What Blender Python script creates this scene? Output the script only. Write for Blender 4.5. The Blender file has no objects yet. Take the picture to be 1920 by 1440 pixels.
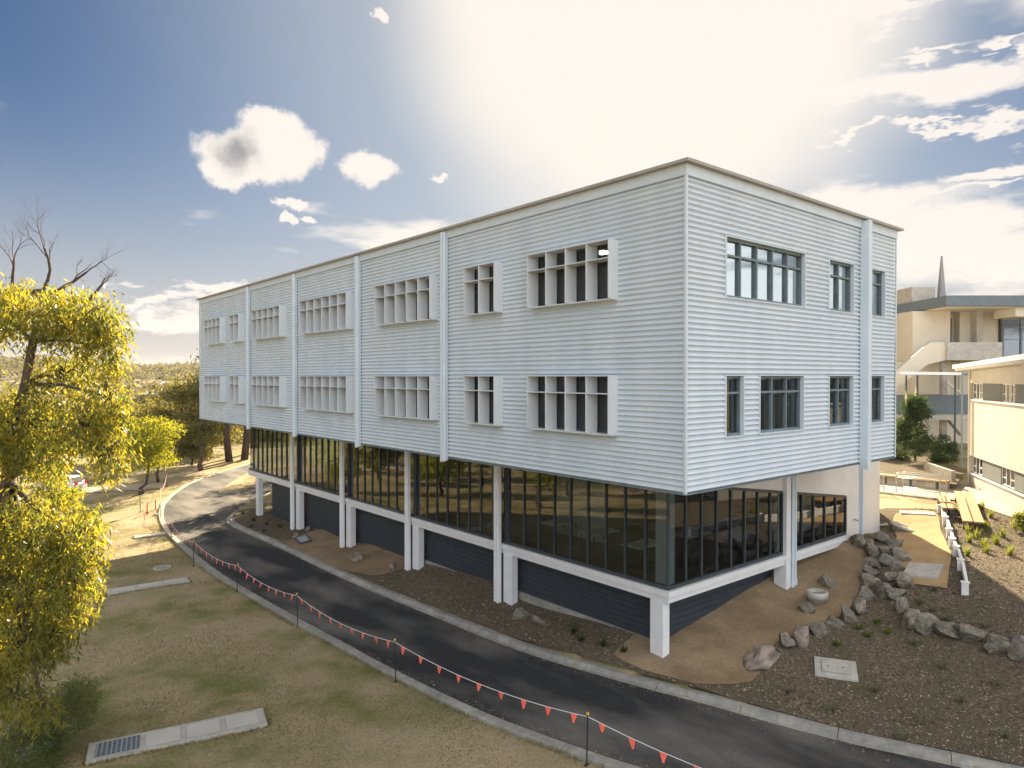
import bpy, bmesh, math, random
import numpy as np
from mathutils import Vector, Matrix, noise as mnoise
from mathutils.geometry import delaunay_2d_cdt
rad = math.radians
scene = bpy.context.scene
col = scene.collection
random.seed(7)
RNG = np.random.default_rng(11)

# ------------------------------------------------------------------ camera
CAM = Vector((-14.454, -10.57, 8.47))
cd = bpy.data.cameras.new('camera'); cam = bpy.data.objects.new('camera', cd); col.objects.link(cam)
cd.sensor_width = 36; cd.lens = 36 * 1310 / 1920; cd.clip_end = 6000; cd.clip_start = 0.1
cam.location = CAM
cam.rotation_euler = (rad(90) - math.atan(14 / 1310), 0, rad(50.1 - 90))
scene.camera = cam
FW = Vector((math.cos(rad(50.1)), math.sin(rad(50.1)), 0)); RT = Vector((math.sin(rad(50.1)), -math.cos(rad(50.1)), 0))
def vr(r, d, z):            # a place given by metres right and ahead of the viewpoint
    p = CAM + RT * r + FW * d
    return (p.x, p.y, z)

# ------------------------------------------------------------------ light
SUN_AZ, SUN_EL = rad(43.2), rad(28.5)
SD = Vector((math.cos(SUN_AZ) * math.cos(SUN_EL), math.sin(SUN_AZ) * math.cos(SUN_EL), math.sin(SUN_EL)))
sl = bpy.data.lights.new('sun', 'SUN'); sun = bpy.data.objects.new('sun', sl); col.objects.link(sun)
sl.energy = 5.0; sl.angle = rad(0.6); sl.color = (1.0, 0.82, 0.56)
sun.rotation_euler = SD.to_track_quat('Z', 'Y').to_euler(); sun.location = (0, 0, 60)
vs = scene.view_settings; vs.view_transform = 'Standard'; vs.look = 'None'; vs.gamma = 1; vs.exposure = 2.12
try: vs.use_curve_mapping = False
except Exception: pass
scene.render.engine = 'CYCLES'
scene.cycles.max_bounces = 5; scene.cycles.diffuse_bounces = 3; scene.cycles.glossy_bounces = 3; scene.cycles.volume_bounces = 0; scene.cycles.caustics_reflective = False; scene.cycles.caustics_refractive = False; scene.cycles.transparent_max_bounces = 24

world = bpy.data.worlds.new('World'); scene.world = world; world.use_nodes = True
def sky_world():
    nt = world.node_tree; N = nt.nodes; L = nt.links; N.clear()
    out = N.new('ShaderNodeOutputWorld'); bg = N.new('ShaderNodeBackground'); L.new(bg.outputs[0], out.inputs[0])
    bg.inputs[1].default_value = 0.05
    def val(x):
        return x
    def M(op, a, b=None, c=None, clamp=False):
        n = N.new('ShaderNodeMath'); n.operation = op; n.use_clamp = clamp
        for i, x in enumerate((a, b, c)):
            if x is None: continue
            if isinstance(x, (int, float)): n.inputs[i].default_value = x
            else: L.new(x, n.inputs[i])
        return n.outputs[0]
    def VM(op, a, b=None):
        n = N.new('ShaderNodeVectorMath'); n.operation = op
        for i, x in enumerate((a, b)):
            if x is None: continue
            if isinstance(x, (tuple, Vector)): n.inputs[i].default_value = tuple(x)
            else: L.new(x, n.inputs[i])
        return n
    def MR(v, a, b, c=0, d=1):
        n = N.new('ShaderNodeMapRange'); n.interpolation_type = 'SMOOTHSTEP'
        L.new(v, n.inputs[0])
        for i, x in enumerate((a, b, c, d)): n.inputs[i + 1].default_value = x
        return n.outputs[0]
    def NOISE(vec, scale, detail, rough=0.55):
        n = N.new('ShaderNodeTexNoise'); n.inputs['Scale'].default_value = scale
        n.inputs['Detail'].default_value = detail; n.inputs['Roughness'].default_value = rough
        L.new(vec, n.inputs['Vector']); return n
    def MIX(f, a, b, mode='MIX'):
        n = N.new('ShaderNodeMix'); n.data_type = 'RGBA'; n.blend_type = mode
        if isinstance(f, (int, float)): n.inputs[0].default_value = f
        else: L.new(f, n.inputs[0])
        for i, x in ((6, a), (7, b)):
            if isinstance(x, tuple): n.inputs[i].default_value = x + ((1,) if len(x) == 3 else ())
            else: L.new(x, n.inputs[i])
        return n.outputs[2]
    sky = N.new('ShaderNodeTexSky'); sky.sky_type = 'NISHITA'; sky.sun_disc = False
    sky.sun_elevation = SUN_EL; sky.sun_rotation = rad(90) - SUN_AZ
    sky.air_density = 1.0; sky.dust_density = 0.7; sky.ozone_density = 2.0; sky.altitude = 100
    tc = N.new('ShaderNodeTexCoord'); D = VM('NORMALIZE', tc.outputs['Generated']).outputs[0]
    sx = N.new('ShaderNodeSeparateXYZ'); L.new(D, sx.inputs[0])
    # thin bright veil of cloud round the sun
    dot = VM('DOT_PRODUCT', D, SD).outputs[1]
    ang = M('ARCCOSINE', M('MINIMUM', dot, 0.99999))
    vn = NOISE(D, 2.6, 3).outputs[0]
    vc = VM('DOT_PRODUCT', D, Vector((math.cos(rad(38.0)) * math.cos(rad(27)), math.sin(rad(38.0)) * math.cos(rad(27)), math.sin(rad(27))))).outputs[1]
    ang2 = M('ADD', M('ARCCOSINE', M('MINIMUM', vc, 0.99999)), M('MULTIPLY', M('SUBTRACT', vn, 0.5), 0.16))
    veil = MR(ang2, 0.19, 0.38, 1, 0)
    deep = MIX(1.0, sky.outputs[0], (0.13, 0.20, 0.272), 'MULTIPLY')
    hz = M('POWER', MR(sx.outputs[2], -0.02, 0.42, 1, 0), 1.7)
    deep = MIX(M('MULTIPLY', hz, 0.93), deep, (3.0, 2.85, 2.8))
    deep = MIX(MR(ang, 0.15, 0.72, 0.72, 0), deep, (2.6, 2.7, 2.8))
    base = MIX(veil, deep, (4.5, 4.2, 3.85))
    # warm pale band close to the horizon
    # cloud sheet: noise in the plane of the clouds
    zc = M('ADD', M('MAXIMUM', sx.outputs[2], 0.0), 0.10)
    cv = N.new('ShaderNodeCombineXYZ')
    L.new(M('DIVIDE', sx.outputs[0], zc), cv.inputs[0]); L.new(M('DIVIDE', sx.outputs[1], zc), cv.inputs[1]); cv.inputs[2].default_value = 3.7
    n1 = NOISE(cv.outputs[0], 0.75, 5, 0.58).outputs[0]
    n0 = NOISE(cv.outputs[0], 0.22, 2, 0.5).outputs[0]
    # clouds gather on the right of the sun; unseen cover behind the viewpoint added to light the facades, the left is open
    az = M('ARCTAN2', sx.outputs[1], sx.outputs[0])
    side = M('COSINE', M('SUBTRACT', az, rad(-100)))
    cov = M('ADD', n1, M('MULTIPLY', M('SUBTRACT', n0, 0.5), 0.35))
    cov = M('ADD', M('ADD', cov, M('MULTIPLY', side, 0.14)), MR(sx.outputs[2], 0.5, 0.95, 0, 0.10))  # last term: extra cover overhead, out of view, added to light the ground
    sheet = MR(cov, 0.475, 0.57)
    # separate cumulus clouds
    fine = NOISE(D, 13.0, 6, 0.68)
    el = M('ARCSINE', sx.outputs[2])
    ae = N.new('ShaderNodeCombineXYZ'); L.new(az, ae.inputs[0]); L.new(el, ae.inputs[1])
    wob_ = VM('MULTIPLY', VM('SUBTRACT', fine.outputs[1], (0.5, 0.5, 0.5)).outputs[0], (0.085, 0.065, 0)).outputs[0]
    aew = VM('ADD', ae.outputs[0], wob_).outputs[0]
    mask = sheet; rmin = None
    def pix(u, v):
        a = (u - 960) / 1310; b = (720 - v) / 1310; p = math.atan(14 / 1310)
        d = FW * (math.cos(p) + b * math.sin(p)) + RT * a + Vector((0, 0, -math.sin(p) + b * math.cos(p)))
        d.normalize(); return math.atan2(d.y, d.x), math.asin(d.z)
    wide = N.new('ShaderNodeMapping'); wide.inputs['Scale'].default_value = (2.2, 2.2, 7.0); L.new(D, wide.inputs[0])
    st_ = NOISE(wide.outputs[0], 2.6, 5, 0.62)
    aes = VM('ADD', ae.outputs[0], VM('MULTIPLY', VM('SUBTRACT', st_.outputs[1], (0.5, 0.5, 0.5)).outputs[0], (0.42, 0.16, 0)).outputs[0]).outputs[0]
    def group(lst, vec, lo, hi):
        rmin = None
        for (u, v, w, h) in lst:
            a0, e0 = pix(u, v); q = VM('MULTIPLY', VM('SUBTRACT', vec, (a0, e0, 0)).outputs[0], (math.cos(e0) * 1400 / w, 1400 / h, 0))
            r_ = VM('LENGTH', q.outputs[0]).outputs[1]; rmin = r_ if rmin is None else M('MINIMUM', rmin, r_)
        return MR(rmin, lo, hi, 1, 0)
    crisp = group(((455, 292, 92, 52), (515, 250, 70, 46), (548, 280, 52, 52), (430, 320, 56, 30), (686, 312, 58, 34), (540, 376, 46, 11), (532, 408, 22, 13), (574, 408, 15, 10), (718, 26, 13, 16), (826, 328, 13, 9)), aew, 0.72, 1.08)
    soft = group(((1590, 175, 170, 30), (1770, 165, 130, 40), (1915, 105, 30, 40), (1500, 430, 330, 66), (1800, 480, 330, 66), (1640, 24, 110, 20), (1660, 400, 150, 24), (1790, 255, 70, 9), (1660, 262, 40, 7), (1860, 50, 90, 10), (1760, 95, 50, 8), (1830, 375, 120, 9), (1890, 235, 50, 20), (1860, 330, 130, 20), (300, 605, 150, 24), (350, 566, 100, 16)), aes, 0.55, 1.18)
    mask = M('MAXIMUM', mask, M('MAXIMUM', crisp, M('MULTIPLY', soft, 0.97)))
    # grey heart of the big cumulus
    a0, e0 = pix(437, 285)
    q = VM('MULTIPLY', VM('SUBTRACT', aew, (a0, e0, 0)).outputs[0], (math.cos(e0) * 1310 / 46, 1310 / 36, 0))
    grey = MR(VM('LENGTH', q.outputs[0]).outputs[1], 0.05, 1.2, 1, 0)
    lit = MR(dot, -0.5, 0.6, 1, 0)            # clouds opposite the sun, out of view, brightened to light the shaded facades
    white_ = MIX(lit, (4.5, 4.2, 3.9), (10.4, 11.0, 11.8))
    ccol = MIX(grey, white_, (1.75, 1.7, 1.8))
    up = MR(sx.outputs[2], -0.02, 0.03)
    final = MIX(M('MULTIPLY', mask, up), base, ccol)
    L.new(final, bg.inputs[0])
sky_world()

# ------------------------------------------------------------------ materials
def lk(nt, a, b): nt.links.new(a, b)
MATS = {}
def mat(name, c1, c2=None, rough=0.7, metal=0.0, scale=3.0, bump=0.0, bscale=None, spec=0.3, detail=6, lo=0.35, hi=0.65, c3=None, s3=0.6, fine=None, stretch=None):
    if name in MATS: return MATS[name]
    m = bpy.data.materials.new(name); m.use_nodes = True; MATS[name] = m
    nt = m.node_tree; b = nt.nodes['Principled BSDF']
    b.inputs['Roughness'].default_value = rough; b.inputs['Metallic'].default_value = metal
    b.inputs['Specular IOR Level'].default_value = spec
    tc = nt.nodes.new('ShaderNodeTexCoord')
    if c2 is None: c2 = tuple(x * 0.86 for x in c1)
    n = nt.nodes.new('ShaderNodeTexNoise'); n.inputs['Scale'].default_value = scale; n.inputs['Detail'].default_value = detail
    lk(nt, tc.outputs['Object'], n.inputs['Vector'])
    r = nt.nodes.new('ShaderNodeValToRGB'); r.color_ramp.elements[0].position = lo; r.color_ramp.elements[1].position = hi
    r.color_ramp.elements[0].color = (*c1, 1); r.color_ramp.elements[1].color = (*c2, 1)
    lk(nt, n.outputs[0], r.inputs[0]); outc = r.outputs[0]
    if c3:
        n2 = nt.nodes.new('ShaderNodeTexNoise'); n2.inputs['Scale'].default_value = s3; n2.inputs['Detail'].default_value = 4
        lk(nt, tc.outputs['Object'], n2.inputs['Vector'])
        r2 = nt.nodes.new('ShaderNodeMapRange'); r2.inputs[1].default_value = 0.42; r2.inputs[2].default_value = 0.66
        lk(nt, n2.outputs[0], r2.inputs[0])
        mx = nt.nodes.new('ShaderNodeMix'); mx.data_type = 'RGBA'; lk(nt, r2.outputs[0], mx.inputs[0])
        lk(nt, outc, mx.inputs[6]); mx.inputs[7].default_value = (*c3, 1); outc = mx.outputs[2]
    if fine:
        n3 = nt.nodes.new('ShaderNodeTexNoise'); n3.inputs['Scale'].default_value = fine[0]; n3.inputs['Detail'].default_value = 3; n3.inputs['Roughness'].default_value = .7
        lk(nt, tc.outputs['Object'], n3.inputs['Vector'])
        r3 = nt.nodes.new('ShaderNodeMapRange'); r3.inputs[1].default_value = 0.34; r3.inputs[2].default_value = 0.66; r3.inputs[3].default_value = fine[1]; r3.inputs[4].default_value = fine[2]
        lk(nt, n3.outputs[0], r3.inputs[0])
        m3 = nt.nodes.new('ShaderNodeMix'); m3.data_type = 'RGBA'; m3.blend_type = 'MULTIPLY'; m3.inputs[0].default_value = 1
        lk(nt, outc, m3.inputs[6]); lk(nt, r3.outputs[0], m3.inputs[7]); outc = m3.outputs[2]
    if stretch:
        mp = nt.nodes.new('ShaderNodeMapping'); mp.inputs['Scale'].default_value = stretch; lk(nt, tc.outputs['Object'], mp.inputs[0]); lk(nt, mp.outputs[0], (n2 if c3 else n).inputs['Vector'])
    lk(nt, outc, b.inputs['Base Color'])
    if bump:
        nb = nt.nodes.new('ShaderNodeTexNoise'); nb.inputs['Scale'].default_value = bscale or scale * 6; nb.inputs['Detail'].default_value = 5
        lk(nt, tc.outputs['Object'], nb.inputs['Vector'])
        bp = nt.nodes.new('ShaderNodeBump'); bp.inputs['Strength'].default_value = bump; bp.inputs['Distance'].default_value = 0.04
        lk(nt, nb.outputs[0], bp.inputs['Height']); lk(nt, bp.outputs[0], b.inputs['Normal'])
    return m
def glass(name, tint, ior, rough=0.0, gcol=(0.92, 0.96, 1.0)):
    m = bpy.data.materials.new(name); m.use_nodes = True; nt = m.node_tree; nt.nodes.clear()
    o = nt.nodes.new('ShaderNodeOutputMaterial'); mx = nt.nodes.new('ShaderNodeMixShader'); lk(nt, mx.outputs[0], o.inputs[0])
    t = nt.nodes.new('ShaderNodeBsdfTransparent'); t.inputs[0].default_value = (*tint, 1)
    g = nt.nodes.new('ShaderNodeBsdfGlossy'); g.inputs[0].default_value = (*gcol, 1); g.inputs['Roughness'].default_value = rough
    fr = nt.nodes.new('ShaderNodeFresnel'); fr.inputs[0].default_value = ior
    tc = nt.nodes.new('ShaderNodeTexCoord'); n = nt.nodes.new('ShaderNodeTexNoise'); n.inputs['Scale'].default_value = 0.8; n.inputs['Detail'].default_value = 1
    lk(nt, tc.outputs['Object'], n.inputs['Vector'])
    bp = nt.nodes.new('ShaderNodeBump'); bp.inputs['Strength'].default_value = 0.02; bp.inputs['Distance'].default_value = 0.02
    lk(nt, n.outputs[0], bp.inputs['Height']); lk(nt, bp.outputs[0], g.inputs['Normal'])
    ge = nt.nodes.new('ShaderNodeNewGeometry'); fm = nt.nodes.new('ShaderNodeMath'); fm.operation = 'MULTIPLY_ADD'   # only the outer face mirrors
    fm.inputs[1].default_value = -1; fm.inputs[2].default_value = 1; lk(nt, ge.outputs['Backfacing'], fm.inputs[0])
    f2 = nt.nodes.new('ShaderNodeMath'); f2.operation = 'MULTIPLY'; lk(nt, fm.outputs[0], f2.inputs[0]); lk(nt, fr.outputs[0], f2.inputs[1])
    lk(nt, f2.outputs[0], mx.inputs[0]); lk(nt, t.outputs[0], mx.inputs[1]); lk(nt, g.outputs[0], mx.inputs[2])
    MATS[name] = m; return m
def leafmat(name, c1, c2, tcol, tr=0.5, scale=1.2, rough=0.6, spec=0.06, t2=None):
    m = bpy.data.materials.new(name); m.use_nodes = True; nt = m.node_tree; nt.nodes.clear()
    o = nt.nodes.new('ShaderNodeOutputMaterial'); mx = nt.nodes.new('ShaderNodeMixShader'); lk(nt, mx.outputs[0], o.inputs[0])
    p = nt.nodes.new('ShaderNodeBsdfPrincipled'); p.inputs['Roughness'].default_value = rough; p.inputs['Specular IOR Level'].default_value = spec
    t = nt.nodes.new('ShaderNodeBsdfTranslucent'); t.inputs[0].default_value = (*tcol, 1)
    tc = nt.nodes.new('ShaderNodeTexCoord'); n = nt.nodes.new('ShaderNodeTexNoise'); n.inputs['Scale'].default_value = scale; n.inputs['Detail'].default_value = 5
    lk(nt, tc.outputs['Object'], n.inputs['Vector'])
    r = nt.nodes.new('ShaderNodeValToRGB'); r.color_ramp.elements[0].position = 0.36; r.color_ramp.elements[1].position = 0.64
    r.color_ramp.elements[0].color = (*c1, 1); r.color_ramp.elements[1].color = (*c2, 1)
    lk(nt, n.outputs[0], r.inputs[0]); lk(nt, r.outputs[0], p.inputs['Base Color'])
    if t2:
        r2 = nt.nodes.new('ShaderNodeValToRGB'); r2.color_ramp.elements[0].position = 0.40; r2.color_ramp.elements[1].position = 0.60
        r2.color_ramp.elements[0].color = (*t2, 1); r2.color_ramp.elements[1].color = (*tcol, 1)
        n2 = nt.nodes.new('ShaderNodeTexNoise'); n2.inputs['Scale'].default_value = scale * 3.3; n2.inputs['Detail'].default_value = 3
        lk(nt, tc.outputs['Object'], n2.inputs['Vector']); lk(nt, n2.outputs[0], r2.inputs[0]); lk(nt, r2.outputs[0], t.inputs[0])
    mx.inputs[0].default_value = tr; lk(nt, p.outputs[0], mx.inputs[1]); lk(nt, t.outputs[0], mx.inputs[2])
    MATS[name] = m; return m
def emit(name, c, s):
    m = bpy.data.materials.new(name); m.use_nodes = True; b = m.node_tree.nodes['Principled BSDF']
    b.inputs['Base Color'].default_value = (*c, 1); b.inputs['Emission Color'].default_value = (*c, 1); b.inputs['Emission Strength'].default_value = s
    MATS[name] = m; return m
zinc = mat('zinc_cladding', (0.545, 0.615, 0.68), (0.59, 0.65, 0.705), rough=0.5, metal=0.0, scale=0.6, spec=0.3, c3=(0.525, 0.595, 0.655), s3=1.0, stretch=(1.3, 1.3, 0.10))
trimw = mat('pale_trim', (0.56, 0.63, 0.68), (0.52, 0.59, 0.64), rough=0.45, spec=0.4)
finw = mat('fin_grey', (0.63, 0.66, 0.68), (0.59, 0.62, 0.645), rough=0.6, scale=1.5)
gutter = mat('gutter_tan', (0.34, 0.315, 0.285), (0.30, 0.28, 0.255), rough=0.6)
white = mat('white_paint', (0.74, 0.74, 0.75), (0.68, 0.68, 0.69), rough=0.55, scale=2)
wallw = mat('rendered_wall', (0.70, 0.67, 0.63), (0.64, 0.62, 0.59), rough=0.8, scale=1.1)
darkfr = mat('dark_frame', (0.055, 0.07, 0.08), (0.045, 0.055, 0.06), rough=0.45)
bluefr = mat('grey_frame', (0.16, 0.21, 0.24), (0.13, 0.17, 0.19), rough=0.5)
darkcl = mat('dark_cladding', (0.035, 0.045, 0.058), (0.028, 0.036, 0.046), rough=0.6)
conc = mat('concrete', (0.36, 0.335, 0.29), (0.26, 0.245, 0.215), fine=(5, .8, 1.12), rough=0.9, scale=1.6, bump=0.25, bscale=40, c3=(0.25, 0.235, 0.21), s3=0.9)
concp = mat('pale_concrete', (0.45, 0.425, 0.38), (0.37, 0.35, 0.31), fine=(6, .85, 1.1), rough=0.9, scale=2.0, bump=0.2, bscale=40)
asph = mat('asphalt', (0.024, 0.025, 0.027), (0.036, 0.036, 0.037), rough=0.88, scale=9, bump=0.3, bscale=60, c3=(0.14, 0.127, 0.112), s3=0.55, stretch=(1.0, 0.4, 1.0), fine=(30, .75, 1.2))
lawn = mat('lawn_ground', (0.145, 0.15, 0.05), (0.32, 0.25, 0.145), fine=(15, .74, 1.16), rough=0.95, scale=0.7, detail=9, bump=0.6, bscale=14, c3=(0.37, 0.285, 0.18), s3=0.16, spec=0.1, lo=.38, hi=.6)
mulch = mat('bark_mulch', (0.085, 0.066, 0.046), (0.175, 0.135, 0.093), rough=0.95, scale=11, detail=8, bump=1.0, bscale=26, spec=0.1, c3=(0.105, 0.09, 0.058), s3=0.5)
sand = mat('sand_ground', fine=(14, .8, 1.15), c1=(0.31, 0.225, 0.135), c2=(0.235, 0.17, 0.105), rough=0.95, scale=1.3, detail=8, bump=0.3, bscale=12, spec=0.1, c3=(0.19, 0.13, 0.075), s3=0.5)
rockm = mat('basalt', (0.12, 0.108, 0.092), (0.33, 0.275, 0.22), fine=(7, .7, 1.2), rough=0.9, scale=2.6, bump=0.7, bscale=9, spec=0.2, c3=(0.16, 0.15, 0.115), s3=1.4)
rockp = mat('pale_stone', (0.32, 0.25, 0.20), (0.22, 0.18, 0.15), rough=0.9, scale=2.2, bump=0.7, bscale=8, c3=(0.11, 0.095, 0.085), s3=1.3)
timber = mat('timber', (0.36, 0.20, 0.09), (0.27, 0.15, 0.065), rough=0.7, scale=4)
steel = mat('galvanised', (0.42, 0.43, 0.43), (0.36, 0.37, 0.37), rough=0.4, metal=0.6)
black = mat('black_stake', (0.02, 0.02, 0.022), rough=0.6)
coral = mat('coral_flag', (0.93, 0.17, 0.12), (0.88, 0.15, 0.11), rough=0.6)
cordm = mat('white_cord', (0.7, 0.7, 0.68), rough=0.7)
yellow = mat('yellow_cap', (0.8, 0.48, 0.03), rough=0.5)
bark = mat('bark', (0.13, 0.085, 0.06), (0.24, 0.17, 0.125), rough=0.9, scale=5, bump=0.5, bscale=12)
barkd = mat('dark_bark', (0.05, 0.035, 0.028), (0.09, 0.065, 0.05), rough=0.95, scale=5, bump=0.5, bscale=12)
cream = mat('cream_render', (0.62, 0.56, 0.45), (0.57, 0.52, 0.42), rough=0.85, scale=0.8)
creamb = mat('cream_board', (0.56, 0.53, 0.48), (0.52, 0.49, 0.44), rough=0.8, scale=0.8)
greyp = mat('grey_panel', (0.17, 0.185, 0.18), (0.15, 0.165, 0.16), rough=0.7, scale=1)
fascia = mat('blue_grey_fascia', (0.13, 0.165, 0.19), (0.11, 0.14, 0.165), rough=0.6)
carpet = mat('dark_carpet', (0.03, 0.028, 0.03), rough=0.95, scale=3)
inner = mat('interior_wall', (0.16, 0.16, 0.155), rough=0.9)
blindm = mat('vertical_blind', (0.62, 0.53, 0.36), (0.5, 0.43, 0.3), rough=0.8)
g_low = glass('curtain_glass', (0.60, 0.65, 0.65), 1.9)
g_up = glass('window_glass', (0.50, 0.56, 0.58), 14.0, gcol=(0.84, 0.95, 1.0))
g_fin = glass('shaded_glass', (0.55, 0.62, 0.65), 1.8)
g_far = glass('far_glass', (0.25, 0.35, 0.38), 2.4)
gumleaf = leafmat('gum_leaf', (0.04, 0.07, 0.022), (0.14, 0.145, 0.038), (0.72, 0.56, 0.035), 0.44, 1.5, 0.4, 0.15, t2=(0.26, 0.31, 0.05))
wattle = leafmat('wattle_leaf', (0.045, 0.075, 0.014), (0.13, 0.145, 0.025), (0.52, 0.50, 0.03), 0.45, 0.8)
midleaf = leafmat('mid_leaf', (0.06, 0.078, 0.026), (0.16, 0.15, 0.055), (0.42, 0.36, 0.08), 0.35, 0.35)
darkleaf = leafmat('dark_leaf', (0.055, 0.085, 0.03), (0.14, 0.155, 0.055), (0.3, 0.32, 0.08), 0.35, 0.9)
farleaf = leafmat('far_leaf', (0.04, 0.055, 0.02), (0.13, 0.12, 0.048), (0.24, 0.21, 0.06), 0.3, 0.055)
shrubl = leafmat('shrub_leaf', (0.02, 0.04, 0.022), (0.05, 0.075, 0.03), (0.10, 0.16, 0.04), 0.3, 1.5)
tuftm = leafmat('tuft_leaf', (0.07, 0.10, 0.025), (0.13, 0.16, 0.04), (0.35, 0.38, 0.05), 0.4, 3)
drytuft = leafmat('dry_tuft_leaf', (0.11, 0.115, 0.075), (0.2, 0.19, 0.13), (0.2, 0.19, 0.1), 0.3, 3)

# ------------------------------------------------------------------ mesh helpers
WL = {}
def wl(o): return WL.get(o.name, Vector((0, 0, 0))) if o else Vector((0, 0, 0))
def link(name, me, m, parent=None, smooth=False):
    o = bpy.data.objects.new(name, me); col.objects.link(o)
    if m is not None and len(me.materials) == 0: me.materials.append(m)
    if parent is not None: o.parent = parent
    WL[o.name] = wl(parent)
    if smooth: me.polygons.foreach_set('use_smooth', [True] * len(me.polygons))
    return o
def fast(name, V, Q, m, parent=None, smooth=False):
    V = np.asarray(V, dtype=np.float64); Q = np.asarray(Q, dtype=np.int32)
    w = wl(parent); V = V - np.array([w.x, w.y, w.z])
    me = bpy.data.meshes.new(name); k = Q.shape[1]
    me.vertices.add(len(V)); me.vertices.foreach_set('co', V.astype(np.float32).ravel())
    me.loops.add(Q.size); me.loops.foreach_set('vertex_index', Q.ravel())
    me.polygons.add(len(Q)); me.polygons.foreach_set('loop_start', np.arange(0, Q.size, k, dtype=np.int32))
    me.polygons.foreach_set('loop_total', np.full(len(Q), k, dtype=np.int32))
    me.update(calc_edges=True); me.validate()
    return link(name, me, m, parent, smooth)
def tag(o, label=None, cat=None, group=None, kind=None):
    if label: o['label'] = label
    if cat: o['category'] = cat
    if group: o['group'] = group
    if kind: o['kind'] = kind
    return o
def empty(name, loc, label, cat, group=None):
    o = bpy.data.objects.new(name, None); col.objects.link(o); o.location = loc; o.empty_display_size = 0.3
    WL[o.name] = Vector(loc); tag(o, label, cat, group); return o
class MB:
    def __init__(s): s.v = []; s.f = []
    def add(s, vs_, fs_):
        k = len(s.v); s.v += [tuple(p) for p in vs_]; s.f += [tuple(i + k for i in f) for f in fs_]; return s
    def box(s, x0, x1, y0, y1, z0, z1):
        if x0 > x1: x0, x1 = x1, x0
        if y0 > y1: y0, y1 = y1, y0
        if z0 > z1: z0, z1 = z1, z0
        return s.add([(x0, y0, z0), (x1, y0, z0), (x1, y1, z0), (x0, y1, z0), (x0, y0, z1), (x1, y0, z1), (x1, y1, z1), (x0, y1, z1)],
                     [(3, 2, 1, 0), (4, 5, 6, 7), (0, 1, 5, 4), (1, 2, 6, 5), (2, 3, 7, 6), (3, 0, 4, 7)])
    def obox(s, o, a, b, c):
        o, a, b, c = (Vector(q) for q in (o, a, b, c))
        if a.cross(b).dot(c) < 0: a, b = b, a
        p = [o, o + a, o + a + b, o + b]; p += [q + c for q in p]
        return s.add(p, [(3, 2, 1, 0), (4, 5, 6, 7), (0, 1, 5, 4), (1, 2, 6, 5), (2, 3, 7, 6), (3, 0, 4, 7)])
    def prism(s, poly, d):
        d = Vector(d); n = len(poly); P = [Vector(p) for p in poly]
        nn = (P[1] - P[0]).cross(P[2] - P[0])
        if nn.dot(d) > 0: P = P[::-1]
        v = P + [p + d for p in P]
        return s.add(v, [tuple(range(n)), tuple(range(2 * n - 1, n - 1, -1))] + [(i, i + n, (i + 1) % n + n, (i + 1) % n)[::1] for i in range(n)])
    def tube(s, pts, rs, n=8, cap=True):
        pts = [Vector(p) for p in pts]
        if isinstance(rs, (int, float)): rs = [rs] * len(pts)
        k = len(s.v); ref = None
        for i, p in enumerate(pts):
            d = (pts[min(i + 1, len(pts) - 1)] - pts[max(i - 1, 0)])
            if d.length < 1e-9: d = Vector((0, 0, 1))
            d.normalize()
            if ref is None: ref = Vector((1, 0, 0)) if abs(d.x) < 0.8 else Vector((0, 1, 0))
            a = (ref - d * ref.dot(d)).normalized(); b = d.cross(a); ref = a
            for j in range(n):
                t = 2 * math.pi * j / n; q = p + (a * math.cos(t) + b * math.sin(t)) * rs[i]; s.v.append(tuple(q))
        for i in range(len(pts) - 1):
            for j in range(n):
                s.f.append((k + i * n + j, k + i * n + (j + 1) % n, k + (i + 1) * n + (j + 1) % n, k + (i + 1) * n + j))
        if cap:
            s.f.append(tuple(k + j for j in range(n))[::-1]); e = k + (len(pts) - 1) * n; s.f.append(tuple(e + j for j in range(n)))
        return s
    def lathe(s, c, prof, n=20):
        k = len(s.v)
        for r, z in prof:
            for j in range(n):
                t = 2 * math.pi * j / n; s.v.append((c[0] + r * math.cos(t), c[1] + r * math.sin(t), c[2] + z))
        for i in range(len(prof) - 1):
            for j in range(n): s.f.append((k + i * n + j, k + i * n + (j + 1) % n, k + (i + 1) * n + (j + 1) % n, k + (i + 1) * n + j))
        s.f.append(tuple(k + j for j in range(n))[::-1]); e = k + (len(prof) - 1) * n; s.f.append(tuple(e + j for j in range(n)))
        return s
    def build(s, name, m, parent=None, smooth=False, bevel=0):
        w = wl(parent); me = bpy.data.meshes.new(name)
        me.from_pydata([(a - w.x, b - w.y, c - w.z) for a, b, c in s.v], [], s.f); me.update()
        o = link(name, me, m, parent, smooth)
        if bevel:
            md = o.modifiers.new('bevel', 'BEVEL'); md.width = bevel; md.segments = 2; md.limit_method = 'ANGLE'
        return o
def box(name, m, parent, *a, bevel=0): return MB().box(*a).build(name, m, parent, bevel=bevel)

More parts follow.
